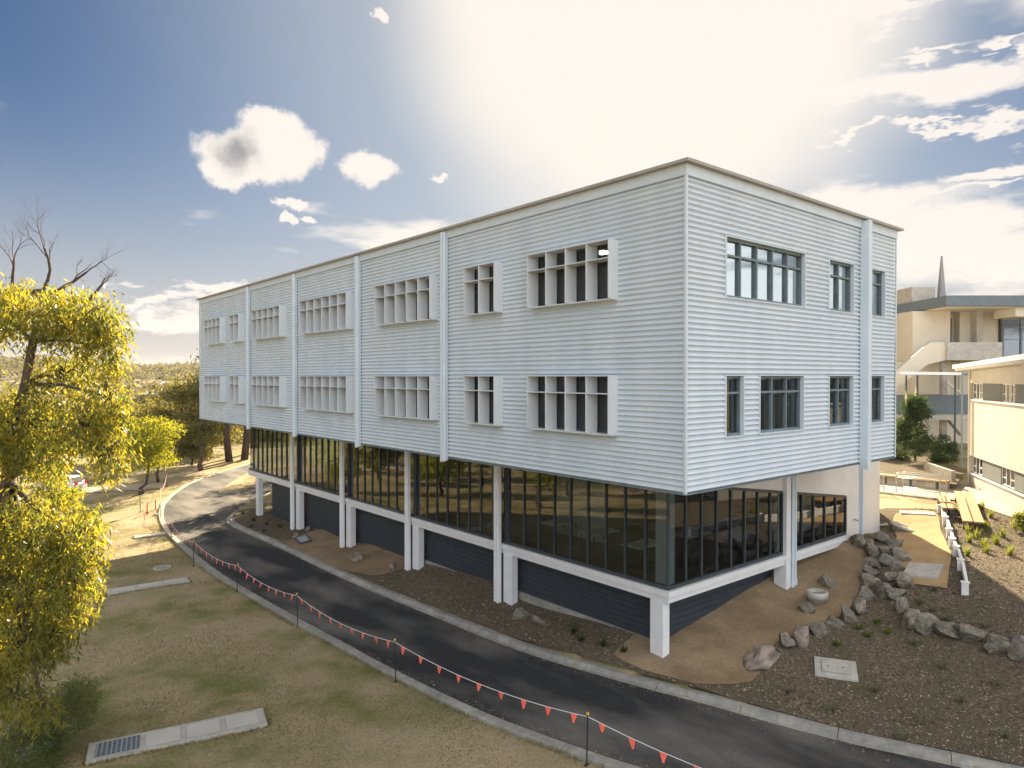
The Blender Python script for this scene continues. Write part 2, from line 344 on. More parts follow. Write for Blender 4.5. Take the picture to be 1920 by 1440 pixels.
# ------------------------------------------------------------------ terrain
R_EDGE = [(14, 55), (7, 46.8), (2.9, 41.4), (1.4, 39.0), (0.7, 37), (0.42, 34.5), (0.40, 30), (0.33, 26), (0.16, 21), (0.14, 17), (0.24, 13), (0.33, 9.6), (0.40, 7.9), (0.60, 5.9), (0.93, 4.14), (1.27, 2.47), (1.72, 0.7), (2.14, -1.08), (2.70, -2.93), (3.2, -4.1), (4.2, -6.5), (5.8, -10), (7.8, -14), (10, -18)]
L_EDGE = [(20, 75), (12.92, 67.6), (7.06, 61.0), (3.82, 56.6), (1.83, 52.9), (-0.11, 48.5), (-1.13, 45.4), (-1.93, 42.2), (-2.64, 38.3), (-3.1, 34.5), (-3.5, 28.9), (-3.75, 24.7), (-3.80, 21.5), (-3.75, 17.8), (-3.67, 14.56), (-3.56, 11.65), (-3.5, 9.56), (-3.4, 7.63), (-3.14, 4.6), (-2.83, 2.7), (-2.43, 0.92), (-2.1, -.24), (-1.5, -2), (-.6, -4.8), (.7, -8.2), (2.5, -12), (4.6, -16), (6, -18.5)]
def smooth_line(P, step=0.6):
    P = [Vector((a, b)) for a, b in P]; out = []
    for i in range(len(P) - 1):
        p0 = P[max(i - 1, 0)]; p1 = P[i]; p2 = P[i + 1]; p3 = P[min(i + 2, len(P) - 1)]
        n = max(1, int((p2 - p1).length / step))
        for j in range(n):
            t = j / n
            out.append(0.5 * ((2 * p1) + (-p0 + p2) * t + (2 * p0 - 5 * p1 + 4 * p2 - p3) * t * t + (-p0 + 3 * p1 - 3 * p2 + p3) * t ** 3))
    out.append(P[-1]); return out
RS = smooth_line(R_EDGE); LS = smooth_line(L_EDGE)
def zr(y): return -.45 - .02 * max(0.0, min(y, 40.0))
CP = [(-1.7, y, zr(y)) for y in (-2, 5, 12, 20, 28, 36)] + [(0, 45, -1.25), (4, 55, -1.25), (12, 66, -1.2), (2, -8, -.45), (6, -15, -.45)]
CP += [(0.95, y, zr(y) + .13) for y in (8, 14, 20, 26, 33)] + [(1.5, 2.9, -.33), (2.6, -1, -.30), (4, -4.6, -.3), (7, -10, -.2), (11, -17, -.1)]
CP += [(3, 4, .15), (3, 11, .1), (3, 16, 0), (3, 22, -.25), (3, 28, -.45), (3, 35, -.8), (2.5, 36.5, -.92), (2.5, 29.1, -.70), (2.5, 22.8, -.58), (2.5, 16.2, -.38), (2.5, 9.9, -.3), (2.5, 2.7, -.08)]
CP += [(3.8, 3.4, .3), (5.8, 3.4, .55), (8, 3.4, .95), (10.2, 3.3, 1.3), (9.3, 2.4, .7), (14.1, 2.6, 1.85)]
CP += [(5.7, -1.1, -.06), (4.4, .5, -.05), (5.7, .5, .12), (7.3, .1, .32), (8.6, -.2, .55), (10.2, 0, .8), (11.5, .4, 1.05), (12.7, .75, 1.3), (13.9, 1.3, 1.55), (14.4, 2, 1.8)]
CP += [(15.1, 1.5, 1.9), (13.6, .2, 1.75), (11.8, -.6, 1.5), (11.3, -2.2, 1.45), (9.4, -1.6, .85), (8.2, -2.6, .5), (8.2, -4.5, .35), (9.4, -3.8, 1.05), (9.6, -5, 1.05), (19.4, 2.4, 2.2), (20.7, 1.3, 2.2), (15.8, -.8, 1.8)]
CP += [(13.4, -3.5, 1.75), (7.4, -5.2, .15), (19, -1.6, 2.15), (24.4, 5.3, 2.4), (24.5, 2.4, 2.4), (29.4, 2.7, 2.45), (22.6, -1.5, 2.35), (13, -8, 1.5), (9, -9, .4), (20, -12, 2.2), (30, -10, 2.5), (36, 8, 2.7), (38, 25, 3), (20, 14, 1.8), (12, 20, .6), (12, 36, -.6), (17.3, 3, 1.6)]
CP += [(-6, y, zr(y) - .08) for y in (0, 8, 16, 24)] + [(-12, 0, -1.0), (-12, 10, -1.0), (-12, 20, -1.25), (-12, 30, -1.5), (-10, 45, -1.7), (-24, 0, -1.5), (-24, 25, -2), (-24, 50, -2.4), (-14, -12, -.8), (-26, -18, -1.2), (-4, -12, -.5), (-5, 36, -1.3), (-4, 48, -1.5)]
CP += [(-11.6, 9.3, -.84), (-7.4, 8.2, -.84), (-9.5, 8.0, -.84), (-9.5, 9.6, -.84), (-8.5, 24.2, -1.06), (-5.3, 23.9, -1.06)]
CP += [(-3.6, 62, -1.8), (-.4, 55, -1.5), (2, 61, -1.5), (8, 71, -1.3), (12, 72, -1.2), (22, 76, -1), (30, 60, -.5), (26, 45, -.2), (-12, 72, -2.2)]
CPa = np.array(CP)
def tps_fit():
    X = CPa[:, :2]; n = len(X)
    d = np.sqrt(((X[:, None] - X[None]) ** 2).sum(-1)) + 1e-9
    K = d ** 2 * np.log(d) + np.eye(n) * 0.6
    P = np.hstack([np.ones((n, 1)), X]); A = np.zeros((n + 3, n + 3)); A[:n, :n] = K; A[:n, n:] = P; A[n:, :n] = P.T
    return np.linalg.solve(A, np.concatenate([CPa[:, 2], np.zeros(3)]))
TW = tps_fit()
def near_h(x, y):
    sh = x.shape; x = x.ravel(); y = y.ravel(); out = np.zeros_like(x)
    for k in range(0, len(x), 20000):
        a = x[k:k + 20000, None] - CPa[None, :, 0]; b = y[k:k + 20000, None] - CPa[None, :, 1]
        d2 = a * a + b * b + 1e-12
        out[k:k + 20000] = (0.5 * d2 * np.log(d2)) @ TW[:-3] + TW[-3] + TW[-2] * x[k:k + 20000] + TW[-1] * y[k:k + 20000]
    return out.reshape(sh)
def sstep(a, b, t):
    t = np.clip((t - a) / (b - a), 0, 1); return t * t * (3 - 2 * t)
def hgt(x, y):
    x = np.asarray(x, float); y = np.asarray(y, float)
    xc = np.clip(x, -26, 38); yc = np.clip(y, -18, 76)
    h = near_h(xc, yc)
    r = np.hypot(x - CAM.x, y - CAM.y); az = np.arctan2(y - CAM.y, x - CAM.x)
    left = sstep(rad(38), rad(62), az)          # the valley lies on the left
    far = -26 * sstep(95, 260, r) + 40 * sstep(330, 1000, r)
    far = far + sstep(250, 700, r) * (5 * np.sin(x * .008 + 1) + 4 * np.sin(y * .011 + x * .004) + 3 * np.sin(az * 31))
    h = h * (1 - sstep(90, 200, r) * left) + far * left
    return h
def seg_inside(x, y):      # True inside the road
    poly = [(p.x, p.y) for p in LS] + [(p.x, p.y) for p in RS[::-1]]
    inside = np.zeros(x.shape, bool); j = len(poly) - 1
    for i in range(len(poly)):
        xi, yi = poly[i]; xj, yj = poly[j]
        if yi != yj:
            c = ((yi > y) != (yj > y)) & (x < (xj - xi) * (y - yi) / (yj - yi) + xi); inside ^= c
        j = i
    return inside
def axis(lo, hi, s, f0, f1, g=1.12):
    a = list(np.arange(lo, hi + 1e-6, s)); st = s
    while a[-1] < f1: st *= g; a.append(a[-1] + st)
    st = s
    while a[0] > f0: st *= g; a.insert(0, a[0] - st)
    return np.array(a)
GX = axis(-16, 26, 0.4, -1600, 1600); GY = axis(-9, 42, 0.4, -300, 1900)
XX, YY = np.meshgrid(GX, GY, indexing='ij'); ZZ = hgt(XX, YY)
RZ = -.45 - .02 * np.clip(YY, 0, 40)
ins = seg_inside(XX, YY)
g2 = ins.copy()
for ax in (0, 1):
    for s_ in (1, -1): g2 |= np.roll(ins, s_, ax)
ZZ = np.where(g2 & (YY < 78) & (YY > -20), np.minimum(ZZ, RZ - 0.07), ZZ)
def G(x, y):               # the height of the ground sheet at one place
    i = int(np.clip(np.searchsorted(GX, x) - 1, 0, len(GX) - 2)); j = int(np.clip(np.searchsorted(GY, y) - 1, 0, len(GY) - 2))
    a = (x - GX[i]) / (GX[i + 1] - GX[i]); b = (y - GY[j]) / (GY[j + 1] - GY[j])
    return float((ZZ[i, j] * (1 - a) + ZZ[i + 1, j] * a) * (1 - b) + (ZZ[i, j + 1] * (1 - a) + ZZ[i + 1, j + 1] * a) * b)
def H(x, y): return float(hgt(np.array([x]), np.array([y]))[0])
nx, ny = len(GX), len(GY)
idx = np.arange(nx * ny).reshape(nx, ny)
Q = np.stack([idx[:-1, :-1], idx[1:, :-1], idx[1:, 1:], idx[:-1, 1:]], -1).reshape(-1, 4)
tag(fast('ground', np.stack([XX, YY, ZZ], -1).reshape(-1, 3), Q, lawn, None, True), kind='structure')

def drape(name, poly, m, off, step=0.4, hf=None, parent=None):
    P = [Vector(p) for p in poly]; n = len(P)
    xs = [p.x for p in P]; ys = [p.y for p in P]
    gx, gy = np.meshgrid(np.arange(min(xs) + step / 2, max(xs), step), np.arange(min(ys) + step / 2, max(ys), step))
    ins_ = np.zeros(gx.shape, bool); j = n - 1
    for i in range(n):
        xi, yi = P[i]; xj, yj = P[j]
        if yi != yj: ins_ ^= ((yi > gy) != (yj > gy)) & (gx < (xj - xi) * (gy - yi) / (yj - yi) + xi)
        j = i
    pts = P + [Vector((a, b)) for a, b in zip(gx[ins_], gy[ins_])]
    v, e, f, _, _, _ = delaunay_2d_cdt(pts, [], [list(range(n))], 1, 1e-5)
    hf = hf or (lambda a, b: max(G(a, b), H(a, b)))
    V = [(p.x, p.y, hf(p.x, p.y) + off) for p in v]
    w = wl(parent); me = bpy.data.meshes.new(name); me.from_pydata([(a - w.x, b - w.y, c - w.z) for a, b, c in V], [], [tuple(q) for q in f]); me.update()
    o = link(name, me, m, parent, True)
    return o
def wob(poly, amp=.12, step=.5, seed=0):
    L = smooth_line(poly + [poly[0]], step)[:-1]
    return [(p.x + amp * mnoise.noise((p.x * 1.3, p.y * 1.3, seed)), p.y + amp * mnoise.noise((p.x * 1.3, p.y * 1.3, seed + 9))) for p in L]
# road sheet
zroad = lambda a, b: zr(b) + 0.0
road = drape('road', [tuple(p) for p in LS] + [tuple(p) for p in RS[::-1]], asph, 0.0, 0.9, zroad)
tag(road, kind='structure')
# kerbs: a row of cast lengths with joints
def offs(line, d):
    out = []
    for i, p in enumerate(line):
        t = (line[min(i + 1, len(line) - 1)] - line[max(i - 1, 0)]).normalized(); out.append(p + Vector((-t.y, t.x)) * d)
    return out
def kerb(name, line, prof, piece, sgn, zf, label_m):
    root = bpy.data.objects.new(name, None); col.objects.link(root); tag(root, kind='structure'); WL[root.name] = Vector((0, 0, 0))
    # resample
    s = [0.0]
    for i in range(1, len(line)): s.append(s[-1] + (line[i] - line[i - 1]).length)
    def at(t):
        t = max(0, min(t, s[-1])); k = max(1, int(np.searchsorted(s, t))); k = min(k, len(s) - 1)
        u = (t - s[k - 1]) / max(1e-9, s[k] - s[k - 1]); return line[k - 1].lerp(line[k], u)
    t0 = 0.0
    while t0 < s[-1] - 0.1:
        t1 = min(t0 + piece, s[-1]); mb = MB(); k = 5; n = len(prof)
        for i in range(k + 1):
            t = t0 + .009 + (t1 - t0 - .018) * i / k; p = at(t); d = (at(t + .05) - at(t - .05)).normalized(); nn = Vector((-d.y, d.x)) * sgn
            for (o_, h_) in prof:
                q = p + nn * o_; mb.v.append((q.x, q.y, zf(p.y) + h_))
        for i in range(k):
            for j in range(n):
                a = i * n + j; b = i * n + (j + 1) % n; fc = (a, b, b + n, a + n)
                mb.f.append(fc if sgn > 0 else fc[::-1])
        mb.f.append(tuple(range(n))[::-1] if sgn > 0 else tuple(range(n))); e = k * n
        mb.f.append(tuple(e + j for j in range(n)) if sgn > 0 else tuple(e + j for j in range(n))[::-1])
        mb.build('kerb_stone', label_m, root); t0 = t1
    return root
kerb('kerb_garden_side', RS, [(0, -.12), (0, .004), (.14, .02), (.21, .125), (.25, .135), (.44, .135), (.44, -.12)], 2.4, 1, zr, conc)
kerb('kerb_lawn_side', LS, [(0, -.12), (0, .012), (.04, .05), (.30, .055), (.32, .03), (.32, -.12)], 3.0, -1, zr, conc)
# island between the road branches
isl = wob([(4.0, 49.6), (6.8, 54.6), (10.4, 60.2), (15, 66), (20, 71), (20, 64), (13, 57.5), (8, 51.9), (5.2, 49.3)], .05)
tag(drape('grass_island', isl, lawn, .16, 1.0, zroad), kind='structure')
il = [Vector(p) for p in isl] + [Vector(isl[0])]
kerb('kerb_island', il, [(0, -.05), (0, .10), (.04, .15), (.25, .16), (.25, -.05)], 2.4, -1, zr, concp)
# garden beds
RB = offs(RS, 0.40)
RBn = [p for p in RB if -17 < p.y < 40]
bed = [tuple(p) for p in RBn] + [(30, -17), (30, -6), (24.5, -2.2), (22.4, .2), (20.4, 3.4), (18, 5), (14, 5), (4, 5), (3.6, 12), (3.6, 34), (6, 40)]
tag(drape('mulch_bed', bed, mulch, .028, .4), kind='structure')
sand1 = wob([(1.8, 4.0), (1.75, 2.8), (2.15, 1.3), (2.9, .35), (3.9, .25), (4.6, .65), (5.8, .7), (7.2, .35), (8.6, .1), (10.2, .2), (11.5, .6), (12.8, 1.0), (14.2, 2.1), (14.2, 3.6), (9, 4.4), (5, 4.4), (3.5, 4.2), (2.8, 4.1)], .14)
tag(drape('sand_bed_corner', sand1, sand, .05, .3), kind='structure')
sand2 = wob([(.75, 27.6), (.62, 24), (.6, 20.5), (1.0, 18.3), (2.2, 17.3), (3.4, 17.4), (3.4, 27)], .10, seed=4)
tag(drape('sand_bed_posts', sand2, sand, .05, .35), kind='structure')
# ------------------------------------------------------------------ main building
ZB, ZT, ZF, YE, XE = 5.56, 13.45, 13.68, 40.18, 12.38
PIT = (ZT - ZB) / 56
B = empty('school_building', (7.0, 20.0, 0.0), 'long three storey building clad in pale corrugated metal, raised on white posts', 'building')
def sm(t): return t * t * (3 - 2 * t)
def wave(z):
    t = ((z - ZB) / PIT) % 1.0
    return 0.075 * (sm(t / .30) if t < .30 else 1 - sm((t - .30) / .70))
def clad(name, plane, a0, a1, z0, z1, holes, m=zinc, off=0.0, sgn=-1, parent=B, flat=False, wv=wave, seg=9, pit=PIT):
    # a ribbed metal panel on the plane x=off or y=off; ribs stand out towards sgn
    As = sorted(set([a0, a1] + [h[0] for h in holes] + [h[1] for h in holes])); Zs = sorted(set([z0, z1] + [h[2] for h in holes] + [h[3] for h in holes]))
    mb = MB()
    for i in range(len(As) - 1):
        for j in range(len(Zs) - 1):
            ca, cz = (As[i] + As[i + 1]) / 2, (Zs[j] + Zs[j + 1]) / 2
            if any(h[0] < ca < h[1] and h[2] < cz < h[3] for h in holes): continue
            n = max(2, int(round((Zs[j + 1] - Zs[j]) / pit * seg))); k = len(mb.v)
            for q in range(n + 1):
                z = Zs[j] + (Zs[j + 1] - Zs[j]) * q / n; o_ = off + sgn * wv(z)
                for a in (As[i], As[i + 1]): mb.v.append((o_, a, z) if plane == 'x' else (a, o_, z))
            for q in range(n): mb.f.append((k + 2 * q, k + 2 * q + 1, k + 2 * q + 3, k + 2 * q + 2))
    return mb.build(name, m, parent, True)
WZ = [(6.88, 8.49), (10.57, 12.16)]
WA = [(34.74, 38.05, 4), (31.33, 32.98, 2), (25.10, 29.22, 5), (17.52, 22.52, 6), (10.90, 14.97, 5), (7.12, 8.77, 2), (2.18, 5.49, 4)]
holesA = [(a, b, z0, z1) for a, b, n in WA for z0, z1 in WZ]
PY = [10.4, 17.0, 23.8, 30.5]
ys = [0.0] + PY + [YE]
for i in range(5):
    clad('cladding_panel', 'x', ys[i], ys[i + 1], ZB, ZT, [h for h in holesA if ys[i] < h[0] < ys[i + 1] or ys[i] < h[1] < ys[i + 1]])
WBu = [(1.68, 5.81, 5), (7.37, 9.04, 2), (9.97, 11.46, 2)]
WBl = [(1.68, 2.50, 1), (3.34, 5.75, 3), (7.39, 9.03, 2), (9.95, 11.43, 2)]
holesB = [(a, b, *WZ[1]) for a, b, n in WBu] + [(a, b, *WZ[0]) for a, b, n in WBl]
clad('cladding_panel', 'y', 0, 9.7, ZB, ZT, [h for h in holesB if h[0] < 9.7])
clad('cladding_panel', 'y', 9.7, XE, ZB, ZT, [h for h in holesB if h[0] > 9.7])
clad('cladding_panel', 'x', 0, YE, ZB, ZT, [], off=XE, sgn=1); clad('cladding_panel', 'y', 0, XE, ZB, ZT, [], off=YE, sgn=1)
# corner flashing, fascia band, bottom flashing, gutter and roof
for (x, y) in ((0, 0), (XE, 0), (0, YE)):
    sx_ = -1 if x == 0 else 1; sy_ = -1 if y == 0 else 1
    mb = MB(); mb.box(x + sx_ * .082, x + sx_ * .01, y + sy_ * .082, y + sy_ * .074, ZB - .01, ZT - .002); mb.box(x + sx_ * .082, x + sx_ * .074, y + sy_ * .074, y + sy_ * .01, ZB - .01, ZT - .002)
    mb.build('corner_flashing', trimw, B)
MB().box(-.092, .04, -.092, YE + .092, ZT, ZF + .05).build('fascia_band', trimw, B)
MB().box(.04, XE - .04, -.092, .04, ZT, ZF + .05).build('fascia_band', trimw, B)
MB().box(XE - .04, XE + .092, -.092, YE + .092, ZT, ZF + .05).build('fascia_band', trimw, B)
MB().box(-.07, .02, -.07, YE + .07, ZB - .045, ZB - .012).build('drip_flashing', bluefr, B); MB().box(.02, XE + .07, -.07, .02, ZB - .045, ZB - .012).build('drip_flashing', bluefr, B)
mb = MB(); O = .24
mb.box(-.02, XE + .02, -.02, YE + .02, ZF + .05, ZF + .09)
mb.build('roof_deck', gutter, B)
for nm, (x0, x1, y0, y1), along in (('A', (-O, -.0, -O, YE + .25), 1), ('B', (0, XE + .28, -O, 0), 0), ('C', (XE, XE + .28, 0, YE + .25), 1), ('D', (0, XE, YE, YE + .25), 0)):
    # eaves gutter: a sloping soffit with a lip, in lengths
    k = max(1, int(round(((y1 - y0) if along else (x1 - x0)) / 1.8)))
    for i in range(k):
        if along: a, b = y0 + (y1 - y0) * i / k, y0 + (y1 - y0) * (i + 1) / k - .006; MB().box(x0, x1, a, b, ZF + .052, ZF + .13).build('eaves_length', gutter, B)
        else: a, b = x0 + (x1 - x0) * i / k, x0 + (x1 - x0) * (i + 1) / k - .006; MB().box(a, b, y0, y1, ZF + .053, ZF + .131).build('eaves_length', gutter, B)
MB().box(0.02, XE - .02, 0.02, YE - .02, ZB - .02, ZB + .12).build('soffit', wallw, B)
MB().box(.3, XE - .2, .3, YE - .3, 9.1, 9.3).build('floor_slab', inner, B)
MB().box(4.6, 4.75, .3, YE - .3, ZB + .12, 9.1).build('corridor_wall', inner, B); MB().box(4.6, 4.75, .3, YE - .3, 9.3, ZF).build('corridor_wall', inner, B)
# downpipes
def pipes(x, y, z0, z1, face, m=None):
    mb = MB()
    if face == 'x':
        mb.box(x - .05, x, y - .17, y + .17, z0 + .03, z1); mb.tube([(x - .09, y - .075, z0), (x - .09, y - .075, z1)], .068, 10); mb.tube([(x - .09, y + .085, z0 - .03), (x - .09, y + .085, z1)], .068, 10)
    else:
        mb.box(x - .17, x + .17, y - .05, y, z0 + .03, z1); mb.tube([(x - .075, y - .09, z0), (x - .075, y - .09, z1)], .068, 10); mb.tube([(x + .085, y - .09, z0 - .03), (x + .085, y - .09, z1)], .068, 10)
    return mb.build('downpipe', m or trimw, B)
for y in PY: pipes(-.07, y, ZB - .14, ZF, 'x')
mb = MB(); mb.box(9.58, 9.86, -.32, -.05, ZB - .18, ZF); mb.tube([(9.66, -.30, ZB - .2), (9.66, -.30, ZF)], .06, 10); mb.build('downpipe', trimw, B)
# sunshade windows on the long side
def sunwin(a, b, n, z0, z1):
    P = -.43; w = MB()
    w.box(.02, .08, a, b, z0, z0 + .06); w.box(.02, .08, a, b, z1 - .06, z1)
    st = (b - a) / n; zt = z1 - .49
    for i in range(n + 1):
        y = a + st * i; w.box(.021, .081, max(a, y - .025), min(b, y + .025), z0 + .06, z1 - .06)
    w.box(.022, .082, a, b, zt - .02, zt + .02)
    win = w.build('window', darkfr, B)
    for i in range(n + 1):
        y = a + st * i; box('fin', finw, win, P, .019, y - .014, y + .014, z0 + .016, z1 - .016)
    box('hood', finw, win, P - .006, .019, a - .016, b + .016, z1 - .015, z1 + .015); box('ledge', finw, win, P + .10, .019, a - .016, b + .016, z0 - .015, z0 + .015)
    for i in range(n):
        y = a + st * i; box('shelf', finw, win, P + .004, .018, y + .0145, y + st - .0145, zt - .012, zt + .012)
        box('pane', g_fin, win, .045, .055, y + .026, y + st - .026, z0 + .062, zt - .022); box('pane', g_fin, win, .045, .055, y + .026, y + st - .026, zt + .022, z1 - .062)
        if (i + int(a)) % 2: box('window_handle', darkfr, win, -.03, .0195, y + st * .5 - .1, y + st * .5 + .1, z0 + .05, z0 + .10)
    return win
for a, b, n in WA:
    for z0, z1 in WZ: sunwin(a, b, n, z0, z1)
def plainwin(a, b, n, z0, z1, g, blinds=()):
    w = MB(); zt = z1 - .46; st = (b - a) / n
    w.box(a, b, .03, .17, z0, z0 + .07); w.box(a, b, .03, .17, z1 - .07, z1)
    for i in range(n + 1):
        x = a + st * i; w.box(max(a, x - .03), min(b, x + .03), .032, .168, z0 + .07, z1 - .07)
    w.box(a, b, .034, .166, zt - .03, zt + .03)
    win = w.build('window', bluefr, B)
    box('trim', trimw, win, a - .035, b + .035, -.086, .03, z1, z1 + .03); box('trim', trimw, win, a - .035, b + .035, -.086, .03, z0 - .03, z0)
    box('trim', trimw, win, a - .035, a, -.086, .03, z0, z1); box('trim', trimw, win, b, b + .035, -.086, .03, z0, z1)
    for i in range(n):
        x = a + st * i
        box('pane', g, win, x + .032, x + st - .032, .115, .125, z0 + .072, zt - .032); box('pane', g, win, x + .032, x + st - .032, .115, .125, zt + .032, z1 - .072)
        if i in blinds:
            for k in range(6):
                xx = x + .06 + (st - .14) * k / 6
                MB().obox((xx, .30, z0 + .05), (.085, .035, 0), (-.002, .004, 0), (0, 0, 1.0)).build('blind_slat', blindm, win)
            box('blind_box', blindm, win, x + .06, x + st - .08, .28, .36, z0 + 1.06, z0 + 1.14)
for a, b, n in WBu: plainwin(a, b, n, *WZ[1], g_up)
g_mid = glass('tinted_glass', (0.66, 0.72, 0.74), 1.9)
for (a, b, n), bl in zip(WBl, ((), (1, 2), (0, 1), (0, 1))): plainwin(a, b, n, *WZ[0], g_mid, bl)
# lit ceiling lamp seen through an upper window
lamp = empty('ceiling_lamp', (2.6, 5.2, 12.62), 'warm lit ceiling lamp behind the upper sunshade window nearest the corner', 'lamp')
box('lamp_shade', trimw, lamp, 2.3, 2.9, 4.9, 5.5, 12.56, 12.66); box('diffuser', emit('lamp_glow', (1, .8, .5), 6.0), lamp, 2.34, 2.86, 4.94, 5.46, 12.535, 12.559)

# ground floor: slab edge, posts, glazing, dark plinth
GA, GB = 2.62, 2.52
XG, YG = 14.2, 38.2
def band(name, z0, z1, o, m=white):
    mb = MB(); mb.box(GA - o, GA + .3, GB - o, YG, z0, z1); mb.build(name, m, B); mb = MB(); mb.box(GA + .3, XG, GB - o, GB + .3, z0, z1); mb.build(name, m, B)
band('slab_edge', 1.85, 2.03, .16); band('slab_beam', 1.66, 1.85, .09)
MB().box(GA + .3, 17.2, GB + .3, YG, 1.6, 2.0).build('floor_slab', carpet, B)
MB().box(9.2, 9.35, 3.0, YG, 2.0, ZB).build('back_wall', inner, B)
def post(x0, y0, z1, sx_=.31, sy_=.50, g=None):
    g = G(x0 + .15, y0 + .2) if g is None else g
    return box('post', white, B, x0, x0 + sx_, y0, y0 + sy_, g - .25, z1, bevel=.012)
post(2.52, 2.62, 1.66)
for y in (9.73, 16.31, 22.91, 29.51, 36.2): post(2.50, y, 1.66)
post(9.22, 2.33, ZB - .05, .30, .5)
for y in (10.42, 17.0, 23.6, 30.2): pipes(2.42, y, G(2.4, y) - .1, ZB - .05, 'x', white)
mb = MB()
for x in (9.62, 9.80): mb.tube([(x, 2.32, G(x, 2.3) - .1), (x, 2.32, ZB)], .06, 10); mb.tube([(x, 2.32, G(x, 2.3) - .1), (x, 2.32, G(x, 2.3) + .25)], .085, 10)
mb.build('downpipe', trimw, B)
# glazing on the long side
zs0, zs1 = 2.03, ZB - .03
yb = [GB + .04, 10.2, 16.8, 23.4, 30.0, YG]
box('sill_frame', darkfr, B, GA - .05, GA + .06, GB - .05, YG, zs0, zs0 + .11); box('head_frame', darkfr, B, GA - .05, GA + .06, GB, YG, zs1 - .14, zs1)
for i in range(5):
    a, b = yb[i], yb[i + 1]; n = int(round((b - a) / .83)); b2 = b - .26 if i < 4 else b
    st = (b2 - a) / n
    for k in range(n):
        y = a + st * k
        box('glass_pane', g_low, B, GA, GA + .012, y + .03, y + st - .03, zs0 + .112, zs1 - .142)
        if k or i: box('mullion', darkfr, B, GA - .051, GA + .07, y - .029, y + .029, zs0 + .11, zs1 - .14)
    if i < 4: box('dark_column', darkcl, B, GA - .06, GA + .2, b2 + .03, b - .03, zs0 + .11, zs1 - .14)
box('corner_mullion', darkfr, B, GA - .052, GA + .03, GB - .052, GB + .03, zs0 + .11, zs1 - .14)
box('end_glass', g_low, B, GA + .1, 9.2, YG - .03, YG - .018, zs0, zs1)
# glazing on the short side under a sloping white wall
zh = lambda x: min(zs1 - .14, 4.80 - .143 * (x - 5.51))
xb = [GA + .04 + k * (9.20 - GA - .04) / 8 for k in range(9)]
xb2 = [9.72 + k * (XG - 9.72) / 5 for k in range(6)]
box('sill_frame', darkfr, B, GA + .03, 9.22, GB - .05, GB + .06, zs0, zs0 + .11); box('sill_frame', darkfr, B, 9.52, XG, GB - .05, GB + .06, zs0, zs0 + .11)
for X_ in (xb, xb2):
    for k in range(len(X_) - 1):
        a, b = X_[k] + .028, X_[k + 1] - .028
        MB().prism([(a, GB, zs0 + .112), (b, GB, zs0 + .112), (b, GB, zh(b) - .03), (a, GB, zh(a) - .03)], (0, .012, 0)).build('glass_pane', g_low, B)
    for k in range(0 if X_ is xb2 else 1, len(X_)):
        x = X_[k]; MB().prism([(x - .027, GB - .051, zs0 + .11), (x + .027, GB - .051, zs0 + .11), (x + .027, GB - .051, zh(x + .027)), (x - .027, GB - .051, zh(x - .027))], (0, .12, 0)).build('mullion', darkfr, B)
    a, b = X_[0], X_[-1]
    MB().prism([(a, GB - .049, zh(a) - .03), (b, GB - .049, zh(b) - .03), (b, GB - .049, zh(b) + .07), (a, GB - .049, zh(a) + .07)], (0, .10, 0)).build('head_frame', darkfr, B)
xs_ = 3.2
MB().prism([(xs_, GB - .03, zh(xs_) + .07), (XG + .02, GB - .03, zh(XG) + .07), (XG + .02, GB - .03, ZB - .03), (xs_, GB - .03, ZB - .03)], (0, .14, 0)).build('upper_wall', wallw, B)
MB().box(XG + .02, 15.4, GB - .03, GB + .14, .9, ZB - .03).build('end_wall', wallw, B); MB().box(15.4, 17.3, GB - .07, GB + .14, .9, ZB - .03).build('end_wall', wallw, B)
MB().box(17.16, 17.3, GB + .14, 6, .9, ZB - .03).build('end_wall', wallw, B)
MB().box(12.4, 17.4, GB - .2, 6, ZB - .028, ZB + .2).build('lower_roof', gutter, B)
mb = MB(); mb.tube([(15.46, GB - .14, 1.35), (15.46, GB - .14, ZB)], .06, 10); mb.box(15.36, 15.41, GB - .1, GB - .02, 1.4, ZB - .05); mb.build('downpipe', trimw, B)
MB().tube([(14.9, GB - .03, 2.55), (14.9, GB - .12, 2.57), (15.02, GB - .15, 2.5)], .03, 8).build('wall_tap', steel, B)
# dark ribbed plinth
wp = lambda z: .022 * (1 - ((z / .19) % 1.0))
clad('plinth_cladding', 'x', 3.05, 35.2, -1.4, 1.66, [], darkcl, 3.05, -1, wv=wp, seg=6, pit=.19)
clad('plinth_cladding', 'y', 3.05, 14.2, -.6, 1.66, [], darkcl, 3.10, -1, wv=wp, seg=6, pit=.19)
MB().box(3.10, 9, 35.1, 35.2, -1.4, 1.66).build('plinth_end', darkcl, B)
MB().box(2.96, 3.1, 3.6, 10, -.4, .18).build('concrete_footing', conc, B)
MB().box(2.97, 3.11, 10.6, 17, -.5, .06).build('concrete_footing', conc, B)
# rear wing (also shades the garden on the right)
MB().box(XE + .2, 20.2, 4.0, 40, 1.2, 12.9).build('rear_wing', wallw, B)
